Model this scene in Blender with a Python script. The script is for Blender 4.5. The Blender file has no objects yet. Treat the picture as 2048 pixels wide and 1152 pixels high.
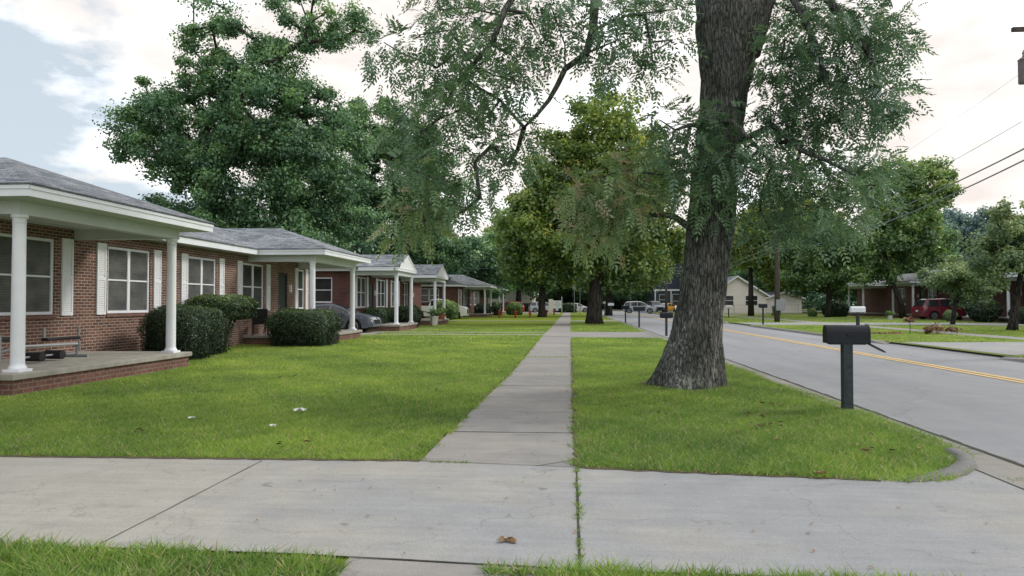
import bpy, math, random
import numpy as np
from mathutils import Vector
random.seed(7); RNG = np.random.default_rng(11)
scn = bpy.context.scene
col = scn.collection
PI = math.pi

# ------------------------------------------------------------------ camera
CAM_H = 1.5; FPX = 1400.0
yaw = math.atan(116/1400); pit = math.atan(30/1400)
cam = bpy.data.objects.new('camera', bpy.data.cameras.new('camera')); col.objects.link(cam)
cam.location = (0, 0, CAM_H); cam.rotation_euler = (PI/2+pit, 0, yaw)
cam.data.sensor_width = 36; cam.data.lens = 36*FPX/2048; cam.data.clip_end = 3000; cam.data.clip_start = 0.05
scn.camera = cam

def spot(px, py, Y):
    """world point seen in that direction at depth Y (used to survey the tree limbs)"""
    x = (px-1024)/FPX; y = -(py-576)/FPX
    fy = math.cos(pit)-y*math.sin(pit); fz = math.sin(pit)+y*math.cos(pit)
    X = x*math.cos(yaw)-fy*math.sin(yaw); Yd = x*math.sin(yaw)+fy*math.cos(yaw)
    t = Y/Yd
    return np.array([X*t, Y, CAM_H+fz*t])

# ------------------------------------------------------------------ materials
def new_mat(name):
    m = bpy.data.materials.new(name); m.use_nodes = True
    nt = m.node_tree; nt.nodes.clear()
    out = nt.nodes.new('ShaderNodeOutputMaterial')
    return m, nt, out
def N(nt, t, **kw):
    n = nt.nodes.new('ShaderNode'+t)
    for k, v in kw.items():
        if k in n.inputs.keys() if isinstance(k, str) else False: n.inputs[k].default_value = v
        else: setattr(n, k, v)
    return n
def setin(n, **kw):
    for k, v in kw.items(): n.inputs[k.replace('_', ' ')].default_value = v
def ramp(nt, src, stops):
    r = nt.nodes.new('ShaderNodeValToRGB'); e = r.color_ramp.elements
    while len(e) < len(stops): e.new(0.5)
    for i, (p, c) in enumerate(stops):
        e[i].position = p; e[i].color = (*c, 1)
    nt.links.new(src, r.inputs[0]); return r
def noise(nt, vec, scale, detail=4, rough=0.55):
    n = nt.nodes.new('ShaderNodeTexNoise'); n.inputs['Scale'].default_value = scale
    n.inputs['Detail'].default_value = detail; n.inputs['Roughness'].default_value = rough
    if vec is not None: nt.links.new(vec, n.inputs['Vector'])
    return n
def mixc(nt, fac, a, b, blend='MIX'):
    m = nt.nodes.new('ShaderNodeMix'); m.data_type = 'RGBA'; m.blend_type = blend
    for s, i in ((fac, 0), (a, 6), (b, 7)):
        if hasattr(s, 'is_linked') or hasattr(s, 'links'): nt.links.new(s, m.inputs[i])
        else: m.inputs[i].default_value = (*s, 1) if isinstance(s, tuple) else s
    return m.outputs[2]
def pos(nt, scale=(1, 1, 1)):
    g = nt.nodes.new('ShaderNodeNewGeometry')
    mp = nt.nodes.new('ShaderNodeMapping'); mp.inputs['Scale'].default_value = scale
    nt.links.new(g.outputs['Position'], mp.inputs['Vector']); return mp.outputs[0]
def bsdf(nt, out, color, rough=0.7, bump=None, bump_d=0.01, spec=0.3, metal=0.0, coat=0.0):
    b = nt.nodes.new('ShaderNodeBsdfPrincipled')
    if isinstance(color, tuple): b.inputs['Base Color'].default_value = (*color, 1)
    else: nt.links.new(color, b.inputs['Base Color'])
    if isinstance(rough, float) or isinstance(rough, int): b.inputs['Roughness'].default_value = rough
    else: nt.links.new(rough, b.inputs['Roughness'])
    b.inputs['Specular IOR Level'].default_value = spec; b.inputs['Metallic'].default_value = metal
    b.inputs['Coat Weight'].default_value = coat; b.inputs['Coat Roughness'].default_value = 0.05
    if bump is not None:
        bp = nt.nodes.new('ShaderNodeBump'); bp.inputs['Distance'].default_value = bump_d
        bp.inputs['Strength'].default_value = 1.0
        nt.links.new(bump, bp.inputs['Height']); nt.links.new(bp.outputs[0], b.inputs['Normal'])
    nt.links.new(b.outputs[0], out.inputs[0]); return b

def m_plain(name, c, rough=0.6, var=0.12, scale=6.0, spec=0.3, metal=0.0, coat=0.0, bump=0.0):
    m, nt, out = new_mat(name)
    n = noise(nt, pos(nt), scale, 5)
    lo = tuple(max(0, v*(1-var)) for v in c); hi = tuple(v*(1+var) for v in c)
    r = ramp(nt, n.outputs[0], [(0.3, lo), (0.7, hi)])
    bsdf(nt, out, r.outputs[0], rough, n.outputs[0] if bump else None, bump, spec, metal, coat); return m

def m_brick(name, c1, c2, mortar, w=0.21, h=0.073, ms=0.011):
    m, nt, out = new_mat(name)
    g = nt.nodes.new('ShaderNodeNewGeometry'); s = nt.nodes.new('ShaderNodeSeparateXYZ')
    nt.links.new(g.outputs['Position'], s.inputs[0])
    ad = nt.nodes.new('ShaderNodeMath'); nt.links.new(s.outputs[0], ad.inputs[0]); nt.links.new(s.outputs[1], ad.inputs[1])
    cb = nt.nodes.new('ShaderNodeCombineXYZ'); nt.links.new(ad.outputs[0], cb.inputs[0]); nt.links.new(s.outputs[2], cb.inputs[1])
    b = nt.nodes.new('ShaderNodeTexBrick'); nt.links.new(cb.outputs[0], b.inputs['Vector'])
    setin(b, Scale=1.0, Mortar_Size=ms, Mortar_Smooth=0.3, Bias=-0.1, Brick_Width=w, Row_Height=h)
    b.inputs['Color1'].default_value = (*c1, 1); b.inputs['Color2'].default_value = (*c2, 1); b.inputs['Mortar'].default_value = (*mortar, 1)
    n = noise(nt, pos(nt), 1.1, 6); n2 = noise(nt, pos(nt), 30, 3)
    r = ramp(nt, n.outputs[0], [(0.3, (0.72, 0.7, 0.7)), (0.7, (1.2, 1.2, 1.2))])
    r2 = ramp(nt, n2.outputs[0], [(0.3, (0.8, 0.8, 0.8)), (0.7, (1.2, 1.2, 1.2))])
    c = mixc(nt, 1.0, b.outputs[0], r.outputs[0], 'MULTIPLY'); c = mixc(nt, 1.0, c, r2.outputs[0], 'MULTIPLY')
    iv = nt.nodes.new('ShaderNodeMath'); iv.operation = 'SUBTRACT'; iv.inputs[0].default_value = 1; nt.links.new(b.outputs[1], iv.inputs[1])
    bsdf(nt, out, c, 0.85, iv.outputs[0], 0.006); return m

def m_leaf(name, stops, trans=0.3, tscale=1.0):
    """leaf: colour from the per-leaf attribute 'tint' and a slow noise"""
    m, nt, out = new_mat(name)
    a = nt.nodes.new('ShaderNodeAttribute'); a.attribute_name = 'tint'
    r = ramp(nt, a.outputs['Fac'], stops)
    n = noise(nt, pos(nt), 0.5, 3)
    r2 = ramp(nt, n.outputs[0], [(0.3, (0.75, 0.8, 0.85)), (0.7, (1.25, 1.2, 1.1))])
    c = mixc(nt, 1.0, r.outputs[0], r2.outputs[0], 'MULTIPLY')
    d = nt.nodes.new('ShaderNodeBsdfDiffuse'); t = nt.nodes.new('ShaderNodeBsdfTranslucent'); gl = nt.nodes.new('ShaderNodeBsdfGlossy')
    gl.inputs['Roughness'].default_value = 0.42; gl.inputs['Color'].default_value = (0.8, 0.9, 1, 1)
    nt.links.new(c, d.inputs[0]); nt.links.new(c, t.inputs[0])
    mx = nt.nodes.new('ShaderNodeMixShader'); mx.inputs[0].default_value = trans
    nt.links.new(d.outputs[0], mx.inputs[1]); nt.links.new(t.outputs[0], mx.inputs[2])
    m2 = nt.nodes.new('ShaderNodeMixShader'); m2.inputs[0].default_value = 0.02 if name == 'grass_blades' else 0.055
    nt.links.new(mx.outputs[0], m2.inputs[1]); nt.links.new(gl.outputs[0], m2.inputs[2])
    nt.links.new(m2.outputs[0], out.inputs[0]); return m

M = {}
M['brick'] = m_brick('red_brick', (0.205, 0.098, 0.068), (0.088, 0.045, 0.038), (0.36, 0.32, 0.29))
M['brick_far'] = m_brick('dull_red_brick', (0.14, 0.05, 0.042), (0.085, 0.034, 0.032), (0.17, 0.12, 0.11))
M['brick_base'] = m_brick('porch_brick', (0.21, 0.10, 0.078), (0.13, 0.07, 0.058), (0.23, 0.18, 0.16), w=0.2, h=0.085, ms=0.012)
def m_shingle():
    m, nt, out = new_mat('grey_shingles')
    g = nt.nodes.new('ShaderNodeNewGeometry'); s = nt.nodes.new('ShaderNodeSeparateXYZ')
    nt.links.new(g.outputs['Position'], s.inputs[0])
    ad = nt.nodes.new('ShaderNodeMath'); nt.links.new(s.outputs[0], ad.inputs[0]); nt.links.new(s.outputs[1], ad.inputs[1])
    cb = nt.nodes.new('ShaderNodeCombineXYZ'); nt.links.new(ad.outputs[0], cb.inputs[0]); nt.links.new(s.outputs[2], cb.inputs[1])
    b = nt.nodes.new('ShaderNodeTexBrick'); nt.links.new(cb.outputs[0], b.inputs['Vector'])
    setin(b, Scale=1.0, Mortar_Size=0.006, Mortar_Smooth=0.2, Bias=0.0, Brick_Width=0.30, Row_Height=0.052)
    b.inputs['Color1'].default_value = (0.12, 0.145, 0.175, 1); b.inputs['Color2'].default_value = (0.30, 0.325, 0.355, 1); b.inputs['Mortar'].default_value = (0.05, 0.055, 0.07, 1)
    n = noise(nt, pos(nt), 0.7, 6); n2 = noise(nt, pos(nt), 12, 4)
    r = ramp(nt, n.outputs[0], [(0.3, (0.75, 0.75, 0.75)), (0.7, (1.2, 1.2, 1.2))])
    r2 = ramp(nt, n2.outputs[0], [(0.3, (0.75, 0.75, 0.75)), (0.7, (1.25, 1.25, 1.25))])
    c = mixc(nt, 1.0, b.outputs[0], r.outputs[0], 'MULTIPLY'); c = mixc(nt, 1.0, c, r2.outputs[0], 'MULTIPLY')
    bsdf(nt, out, c, 0.8, b.outputs[0], 0.01); return m
M['shingle'] = m_shingle()
M['white'] = m_plain('white_paint', (0.76, 0.80, 0.87), 0.45, 0.05, 2.5)
M['soffit'] = m_plain('soffit_paint', (0.56, 0.60, 0.62), 0.6, 0.05, 2)
M['shutter'] = m_plain('shutter_paint', (0.74, 0.77, 0.81), 0.5, 0.05, 3)
M['slab'] = m_plain('porch_concrete', (0.33, 0.32, 0.29), 0.85, 0.2, 3, bump=0.004)
M['dark'] = m_plain('dark_opening', (0.02, 0.022, 0.025), 0.5, 0.2)
M['door'] = m_plain('dark_door', (0.035, 0.045, 0.055), 0.4, 0.2)
M['black_metal'] = m_plain('black_metal', (0.010, 0.014, 0.022), 0.5, 0.25, 9)
M['grey_metal'] = m_plain('grey_metal', (0.25, 0.27, 0.29), 0.45, 0.1, spec=0.5)
M['pad'] = m_plain('black_vinyl', (0.02, 0.02, 0.022), 0.5, 0.2)
M['tan'] = m_plain('tan_fabric', (0.30, 0.22, 0.16), 0.8, 0.15)
M['beige'] = m_plain('beige_siding', (0.78, 0.73, 0.71), 0.7, 0.04, 1.5)
M['slate'] = m_plain('slate_siding', (0.045, 0.06, 0.085), 0.7, 0.1, 1.5)
M['post_wood'] = m_plain('painted_post', (0.03, 0.045, 0.05), 0.6, 0.35, 14, bump=0.004)
M['pole_wood'] = m_plain('weathered_pole', (0.085, 0.07, 0.06), 0.85, 0.3, 7, bump=0.01)
M['red'] = m_plain('red_paint', (0.30, 0.03, 0.02), 0.5, 0.1)
M['green_plastic'] = m_plain('green_plastic', (0.01, 0.16, 0.08), 0.4, 0.1)
M['pot'] = m_plain('white_pot', (0.6, 0.6, 0.58), 0.5, 0.08)
M['terracotta'] = m_plain('terracotta', (0.3, 0.1, 0.06), 0.7, 0.1)
M['paper'] = m_plain('white_paper', (0.75, 0.75, 0.75), 0.7, 0.05)
M['deadleaf'] = m_plain('dead_leaf', (0.28, 0.17, 0.09), 0.8, 0.4, 30)
M['rust'] = m_plain('rusty_transformer', (0.20, 0.16, 0.17), 0.6, 0.35, 6)
M['wire'] = m_plain('cable', (0.20, 0.22, 0.25), 0.5, 0.1)
M['tyre'] = m_plain('tyre_rubber', (0.018, 0.018, 0.018), 0.8, 0.2)
M['rim'] = m_plain('alloy', (0.5, 0.5, 0.52), 0.3, 0.05, metal=0.8)
M['lamp'] = m_plain('headlight', (0.7, 0.72, 0.75), 0.1, 0.02, spec=0.8)
M['tail'] = m_plain('tail_light', (0.35, 0.01, 0.01), 0.2, 0.05)
M['carblack'] = m_plain('black_trim', (0.015, 0.015, 0.017), 0.5, 0.1)
def m_glass(name, c, rough=0.08, spec=0.5):
    m, nt, out = new_mat(name)
    n = noise(nt, pos(nt, (1, 1, 3)), 1.3, 3)
    r = ramp(nt, n.outputs[0], [(0.3, tuple(v*0.8 for v in c)), (0.7, tuple(v*1.25 for v in c))])
    bsdf(nt, out, r.outputs[0], rough, spec=spec); return m
M['carglass'] = m_glass('car_glass', (0.02, 0.025, 0.03), 0.04, 0.6)
def m_pane():
    m, nt, out = new_mat('screened_window')
    g = nt.nodes.new('ShaderNodeNewGeometry'); s = nt.nodes.new('ShaderNodeSeparateXYZ'); nt.links.new(g.outputs['Position'], s.inputs[0])
    w = nt.nodes.new('ShaderNodeTexWave'); w.bands_direction = 'Z'; w.inputs['Scale'].default_value = 6.0; w.inputs['Distortion'].default_value = 0.3
    nt.links.new(g.outputs['Position'], w.inputs['Vector'])
    n = noise(nt, pos(nt, (1, 1, 2)), 1.6, 3)
    r = ramp(nt, n.outputs[0], [(0.3, (0.075, 0.078, 0.08)), (0.7, (0.15, 0.152, 0.148))])
    r2 = ramp(nt, w.outputs[0], [(0.0, (0.85, 0.85, 0.85)), (1.0, (1.12, 1.12, 1.12))])
    bsdf(nt, out, mixc(nt, 1.0, r.outputs[0], r2.outputs[0], 'MULTIPLY'), 0.22, spec=0.35); return m
M['pane'] = m_pane()
M['pane_dark'] = m_glass('dark_pane', (0.03, 0.035, 0.035), 0.12, 0.5)
def car_paint(name, c): return m_plain(name, c, 0.35, 0.02, 3, spec=0.5, coat=0.8)
M['p_grey'] = car_paint('grey_blue_paint', (0.085, 0.105, 0.14))
M['p_white'] = car_paint('white_car_paint', (0.62, 0.63, 0.63)); M['p_red'] = car_paint('red_car_paint', (0.35, 0.02, 0.02))
M['p_maroon'] = car_paint('maroon_car_paint', (0.14, 0.012, 0.028)); M['p_yellow'] = car_paint('yellow_car_paint', (0.65, 0.33, 0.03))
M['p_navy'] = car_paint('navy_car_paint', (0.03, 0.045, 0.08)); M['p_silver'] = car_paint('silver_car_paint', (0.40, 0.45, 0.52))

def m_concrete(name, base, warm, stain=1.0, streak=(1.0, 1.0)):
    m, nt, out = new_mat(name)
    n1 = noise(nt, pos(nt, (0.6, 0.9, 1)), 0.7, 6, 0.6); n2 = noise(nt, pos(nt, (streak[0], streak[1], 1)), 2.2, 10, 0.68)
    n3 = noise(nt, pos(nt), 90, 3, 0.6); n4 = noise(nt, pos(nt, (1.2, 2.0, 1)), 1.1, 8, 0.62)
    g_ = nt.nodes.new('ShaderNodeNewGeometry'); s_ = nt.nodes.new('ShaderNodeSeparateXYZ'); nt.links.new(g_.outputs['Position'], s_.inputs[0])
    mr_ = nt.nodes.new('ShaderNodeMapRange'); nt.links.new(s_.outputs[0], mr_.inputs[0]); setin(mr_, From_Min=1.0, From_Max=-4.0, To_Min=-0.12, To_Max=0.12)
    ad_ = nt.nodes.new('ShaderNodeMath'); nt.links.new(n1.outputs[0], ad_.inputs[0]); nt.links.new(mr_.outputs[0], ad_.inputs[1])
    c = mixc(nt, ramp(nt, ad_.outputs[0], [(0.36, (0, 0, 0)), (0.62, (1, 1, 1))]).outputs[0], base, warm)
    for n, lo, hi, a, b in ((n2, 0.3, 0.72, 0.88, 1.08), (n3, 0.3, 0.7, 0.86, 1.1)):
        r = ramp(nt, n.outputs[0], [(lo, (a, a, a)), (hi, (b, b, b))]); c = mixc(nt, 1.0, c, r.outputs[0], 'MULTIPLY')
    r = ramp(nt, n4.outputs[0], [(0.26, (0.74, 0.74, 0.75)), (0.40, (1, 1, 1))]); c = mixc(nt, stain, c, r.outputs[0], 'MULTIPLY')
    v = nt.nodes.new('ShaderNodeTexVoronoi'); v.feature = 'DISTANCE_TO_EDGE'; v.inputs['Scale'].default_value = 0.33
    nd = noise(nt, pos(nt), 1.6, 6); va = nt.nodes.new('ShaderNodeVectorMath'); va.operation = 'ADD'
    nt.links.new(pos(nt, (1, 1, 1)), va.inputs[0]); nt.links.new(nd.outputs[1], va.inputs[1]); nt.links.new(va.outputs[0], v.inputs['Vector'])
    r = ramp(nt, v.outputs[0], [(0.0, (0.72, 0.72, 0.72)), (0.0035, (1, 1, 1))]); c = mixc(nt, 0.7, c, r.outputs[0], 'MULTIPLY')
    n5 = noise(nt, pos(nt, (0.5, 7, 1)), 1.6, 5, 0.6); r = ramp(nt, n5.outputs[0], [(0.3, (0.93, 0.93, 0.93)), (0.7, (1.05, 1.05, 1.05))]); c = mixc(nt, 1.0, c, r.outputs[0], 'MULTIPLY')
    n6 = noise(nt, pos(nt), 3.1, 3, 0.5); r = ramp(nt, n6.outputs[0], [(0.24, (0.62, 0.62, 0.62)), (0.30, (1, 1, 1))]); c = mixc(nt, stain, c, r.outputs[0], 'MULTIPLY')
    bsdf(nt, out, c, 0.88, n3.outputs[0], 0.003, spec=0.2); return m
M['drive'] = m_concrete('driveway_concrete', (0.30, 0.315, 0.335), (0.38, 0.372, 0.34))
M['walk'] = m_concrete('sidewalk_concrete', (0.275, 0.272, 0.27), (0.34, 0.325, 0.305), 1.0)
M['kerb'] = m_concrete('kerb_concrete', (0.26, 0.255, 0.245), (0.36, 0.35, 0.325))
M['joint'] = m_plain('joint_dirt', (0.05, 0.052, 0.04), 0.95, 0.4, 20)
def m_asphalt():
    m, nt, out = new_mat('worn_asphalt')
    n1 = noise(nt, pos(nt, (1, 0.12, 1)), 0.8, 5); n2 = noise(nt, pos(nt), 160, 2, 0.7); n3 = noise(nt, pos(nt), 2.2, 5, 0.6)
    c = ramp(nt, n1.outputs[0], [(0.3, (0.225, 0.24, 0.265)), (0.7, (0.285, 0.30, 0.325))]).outputs[0]
    r = ramp(nt, n2.outputs[0], [(0.25, (0.72, 0.72, 0.72)), (0.75, (1.22, 1.22, 1.22))]); c = mixc(nt, 1.0, c, r.outputs[0], 'MULTIPLY')
    r = ramp(nt, n3.outputs[0], [(0.3, (0.93, 0.93, 0.93)), (0.7, (1.06, 1.06, 1.06))]); c = mixc(nt, 1.0, c, r.outputs[0], 'MULTIPLY')
    # sparse thin cracks
    v = nt.nodes.new('ShaderNodeTexVoronoi'); v.feature = 'DISTANCE_TO_EDGE'; v.inputs['Scale'].default_value = 0.28
    nd = noise(nt, pos(nt), 1.2, 4); ad = nt.nodes.new('ShaderNodeVectorMath'); ad.operation = 'ADD'
    nt.links.new(pos(nt, (1, 0.5, 1)), ad.inputs[0]); nt.links.new(nd.outputs[1], ad.inputs[1]); nt.links.new(ad.outputs[0], v.inputs['Vector'])
    r = ramp(nt, v.outputs[0], [(0.0, (0.78, 0.78, 0.78)), (0.006, (1, 1, 1))]); c = mixc(nt, 1.0, c, r.outputs[0], 'MULTIPLY')
    bsdf(nt, out, c, 0.8, n2.outputs[0], 0.004, spec=0.35); return m
M['asphalt'] = m_asphalt()
M['line'] = m_plain('yellow_line_paint', (0.68, 0.48, 0.20), 0.7, 0.18, 9)
def m_ground(name, a, b, c3):
    m, nt, out = new_mat(name)
    n1 = noise(nt, pos(nt), 0.35, 5); n2 = noise(nt, pos(nt, (1, 0.5, 1)), 5, 6, 0.7); n3 = noise(nt, pos(nt), 45, 3, 0.7)
    c = mixc(nt, ramp(nt, n1.outputs[0], [(0.35, (0, 0, 0)), (0.65, (1, 1, 1))]).outputs[0], a, b)
    c = mixc(nt, ramp(nt, n2.outputs[0], [(0.5, (0, 0, 0)), (0.8, (0.8, 0.8, 0.8))]).outputs[0], c, c3)
    r = ramp(nt, n3.outputs[0], [(0.25, (0.55, 0.55, 0.55)), (0.75, (1.35, 1.35, 1.35))]); c = mixc(nt, 1.0, c, r.outputs[0], 'MULTIPLY')
    bsdf(nt, out, c, 0.95, n3.outputs[0], 0.02, spec=0.1); return m
M['ground'] = m_ground('lawn_soil', (0.14, 0.20, 0.024), (0.185, 0.245, 0.028), (0.17, 0.19, 0.045))
M['verge'] = m_ground('dry_verge', (0.12, 0.175, 0.04), (0.17, 0.20, 0.055), (0.22, 0.20, 0.10))
GR = [(0.0, (0.1289, 0.2376, 0.0528)), (0.35, (0.2578, 0.4054, 0.0792)), (0.7, (0.4443, 0.5732, 0.1056)), (0.93, (0.6018, 0.643, 0.1936)), (1.0, (0.7167, 0.531, 0.3872))]
M['grass'] = m_leaf('grass_blades', GR, 0.45)

def m_bark(name, lo, hi, lichen, big=False):
    m, nt, out = new_mat(name)
    v = nt.nodes.new('ShaderNodeTexVoronoi'); v.feature = 'DISTANCE_TO_EDGE'; v.inputs['Scale'].default_value = 24 if big else 8
    nd = noise(nt, pos(nt, (2, 2, .8)), 3, 5); ad = nt.nodes.new('ShaderNodeVectorMath'); ad.operation = 'ADD'
    nt.links.new(pos(nt, (1, 1, 0.13)), ad.inputs[0]); 
    sc = nt.nodes.new('ShaderNodeVectorMath'); sc.operation = 'SCALE'; sc.inputs['Scale'].default_value = 0.12; nt.links.new(nd.outputs[1], sc.inputs[0])
    nt.links.new(sc.outputs[0], ad.inputs[1]); nt.links.new(ad.outputs[0], v.inputs['Vector'])
    n = noise(nt, pos(nt, (1, 1, 0.3)), 22, 6, 0.7)
    c = ramp(nt, v.outputs[0], [(0.0, lo), (0.09, tuple((a+b)/2 for a, b in zip(lo, hi))), (0.3, hi)]).outputs[0]
    r = ramp(nt, n.outputs[0], [(0.3, (0.6, 0.6, 0.6)), (0.7, (1.3, 1.3, 1.3))]); c = mixc(nt, 1.0, c, r.outputs[0], 'MULTIPLY')
    l = noise(nt, pos(nt, (1, 1, 0.28)), 19, 7, 0.7); g = nt.nodes.new('ShaderNodeNewGeometry'); s = nt.nodes.new('ShaderNodeSeparateXYZ')
    nt.links.new(g.outputs['Position'], s.inputs[0])
    mr = nt.nodes.new('ShaderNodeMapRange'); nt.links.new(s.outputs[2], mr.inputs[0]); setin(mr, From_Min=0.2, From_Max=3.2, To_Min=0.045, To_Max=-0.10)
    a2 = nt.nodes.new('ShaderNodeMath'); nt.links.new(l.outputs[0], a2.inputs[0]); nt.links.new(mr.outputs[0], a2.inputs[1])
    lf = ramp(nt, a2.outputs[0], [(0.555, (0, 0, 0)), (0.62, (0.9, 0.9, 0.9))])
    lp = noise(nt, pos(nt, (1, 1, 0.6)), 2.6, 4, 0.6); lpr = ramp(nt, lp.outputs[0], [(0.44, (0.05, 0.05, 0.05)), (0.58, (1, 1, 1))])
    dk = ramp(nt, lp.outputs[0], [(0.3, (0.55, 0.62, 0.5)), (0.6, (1.1, 1.1, 1.1))]); c = mixc(nt, 1.0 if lichen else 0.4, c, dk.outputs[0], 'MULTIPLY')
    if lichen: c = mixc(nt, mixc(nt, 1.0, lf.outputs[0], lpr.outputs[0], 'MULTIPLY'), c, lichen)
    h = nt.nodes.new('ShaderNodeMath'); h.operation = 'ADD'; nt.links.new(v.outputs[0], h.inputs[0])
    h2 = nt.nodes.new('ShaderNodeMath'); h2.operation = 'MULTIPLY'; h2.inputs[1].default_value = 0.5; nt.links.new(n.outputs[0], h2.inputs[0]); nt.links.new(h2.outputs[0], h.inputs[1])
    bsdf(nt, out, c, 0.95, h.outputs[0], 0.035 if big else 0.04, spec=0.1); return m
M['bark'] = m_bark('furrowed_bark', (0.022, 0.024, 0.025), (0.195, 0.192, 0.19), (0.38, 0.42, 0.36), True)
M['bark2'] = m_bark('dark_bark', (0.015, 0.014, 0.013), (0.07, 0.062, 0.055), None)

L_DARK = [(0.0, (0.0424, 0.0979, 0.0552)), (0.4, (0.1056, 0.2219, 0.1032)), (0.8, (0.2113, 0.3754, 0.1447)), (1.0, (0.3522, 0.4896, 0.1721))]
L_MID = [(0.0, (0.0581, 0.1178, 0.0409)), (0.4, (0.1596, 0.2806, 0.0818)), (0.8, (0.3338, 0.4628, 0.1192)), (1.0, (0.5517, 0.561, 0.1534))]
L_YEL = [(0.0, (0.0801, 0.143, 0.0303)), (0.4, (0.2269, 0.3431, 0.0656)), (0.8, (0.4537, 0.5148, 0.101)), (1.0, (0.7471, 0.5435, 0.1262))]
L_NEAR = [(0.0, (0.0636, 0.1296, 0.0696)), (0.45, (0.159, 0.2735, 0.1341)), (0.8, (0.2891, 0.4029, 0.1609)), (0.92, (0.36, 0.3313, 0.1871)), (1.0, (0.432, 0.2945, 0.2027))]
L_HAZE = [(0.0, (0.0864, 0.156, 0.1872)), (0.4, (0.144, 0.2418, 0.2392)), (0.8, (0.2232, 0.3276, 0.2704)), (1.0, (0.288, 0.3744, 0.2912))]  # distance haze painted into the leaf colour: bluer and lighter, no real air
L_PALE = [(0.0, (0.0938, 0.162, 0.08)), (0.4, (0.2063, 0.306, 0.13)), (0.8, (0.3562, 0.45, 0.18)), (1.0, (0.5625, 0.504, 0.26))]
for k, s, t in (('l_dark', L_DARK, .3), ('l_mid', L_MID, .35), ('l_yel', L_YEL, .4), ('l_near', L_NEAR, .35), ('l_haze', L_HAZE, .3), ('l_pale', L_PALE, .35)):
    M[k] = m_leaf({'l_dark': 'dark_leaves', 'l_mid': 'green_leaves', 'l_yel': 'yellowing_leaves', 'l_near': 'compound_leaves', 'l_haze': 'hazy_leaves', 'l_pale': 'pale_leaves'}[k], s, t)
M['hedge'] = m_leaf('hedge_leaves', [(0.0, (0.012, 0.024, 0.012)), (0.5, (0.034, 0.064, 0.022)), (0.9, (0.09, 0.16, 0.03)), (1.0, (0.22, 0.3, 0.05))], 0.2)
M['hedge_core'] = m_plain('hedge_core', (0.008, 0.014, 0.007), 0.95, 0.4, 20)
M['signal_green'] = None
m, nt, out = new_mat('green_lens'); em = nt.nodes.new('ShaderNodeEmission'); em.inputs[0].default_value = (0.05, 1, 0.5, 1); em.inputs[1].default_value = 2.0
nt.links.new(em.outputs[0], out.inputs[0]); M['signal_green'] = m

# ------------------------------------------------------------------ mesh helpers
class MB:
    def __init__(s): s.v = []; s.f = []
    def add(s, vs, fs):
        b = len(s.v); s.v += [tuple(map(float, p)) for p in vs]; s.f += [tuple(b+i for i in f) for f in fs]; return s
    def box(s, x0, x1, y0, y1, z0, z1):
        if x0 > x1: x0, x1 = x1, x0
        if y0 > y1: y0, y1 = y1, y0
        return s.add([(x0,y0,z0),(x1,y0,z0),(x1,y1,z0),(x0,y1,z0),(x0,y0,z1),(x1,y0,z1),(x1,y1,z1),(x0,y1,z1)],
                     [(0,3,2,1),(4,5,6,7),(0,1,5,4),(1,2,6,5),(2,3,7,6),(3,0,4,7)])
    def tube(s, pts, rad, n=8, caps=True):
        pts = [np.array(p, float) for p in pts]
        if not hasattr(rad, '__len__'): rad = [rad]*len(pts)
        b = len(s.v); up = np.array([0, 0, 1.0]); u0 = None
        for i, p in enumerate(pts):
            d = pts[min(i+1, len(pts)-1)]-pts[max(i-1, 0)]; d = d/(np.linalg.norm(d)+1e-9)
            if u0 is None:
                a = up if abs(d[2]) < 0.9 else np.array([1.0, 0, 0]); u = np.cross(d, a)
            else: u = u0-d*np.dot(u0, d)
            u /= np.linalg.norm(u)+1e-9; w = np.cross(d, u); u0 = u
            for k in range(n):
                t = 2*PI*k/n; q = p+rad[i]*(math.cos(t)*u+math.sin(t)*w); s.v.append(tuple(q))
        for i in range(len(pts)-1):
            for k in range(n):
                a = b+i*n+k; c = b+i*n+(k+1) % n; s.f.append((a, c, c+n, a+n))
        if caps: s.f.append(tuple(b+k for k in range(n))[::-1]); s.f.append(tuple(b+(len(pts)-1)*n+k for k in range(n)))
        return s
    def lathe(s, c, prof, n=16):   # prof [(r,z)]
        b = len(s.v)
        for r, z in prof:
            for k in range(n):
                t = 2*PI*k/n; s.v.append((c[0]+r*math.cos(t), c[1]+r*math.sin(t), c[2]+z))
        for i in range(len(prof)-1):
            for k in range(n):
                a = b+i*n+k; d = b+i*n+(k+1) % n; s.f.append((a, d, d+n, a+n))
        s.f.append(tuple(b+k for k in range(n))[::-1]); s.f.append(tuple(b+(len(prof)-1)*n+k for k in range(n)))
        return s
    def poly(s, pts): return s.add(pts, [tuple(range(len(pts)))])
    def prism(s, pts2, axis, a0, a1):
        """extrude polygon along axis; pts2 in the other two coords"""
        n = len(pts2); vs = []
        for a in (a0, a1):
            for p in pts2:
                vs.append({'x': (a, p[0], p[1]), 'y': (p[0], a, p[1]), 'z': (p[0], p[1], a)}[axis])
        fs = [tuple(range(n))[::-1], tuple(range(n, 2*n))]+[(i, (i+1) % n, (i+1) % n+n, i+n) for i in range(n)]
        return s.add(vs, fs)
    def mirrored(s, cx):
        s.v = [(2*cx-x, y, z) for x, y, z in s.v]; s.f = [f[::-1] for f in s.f]; return s

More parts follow.
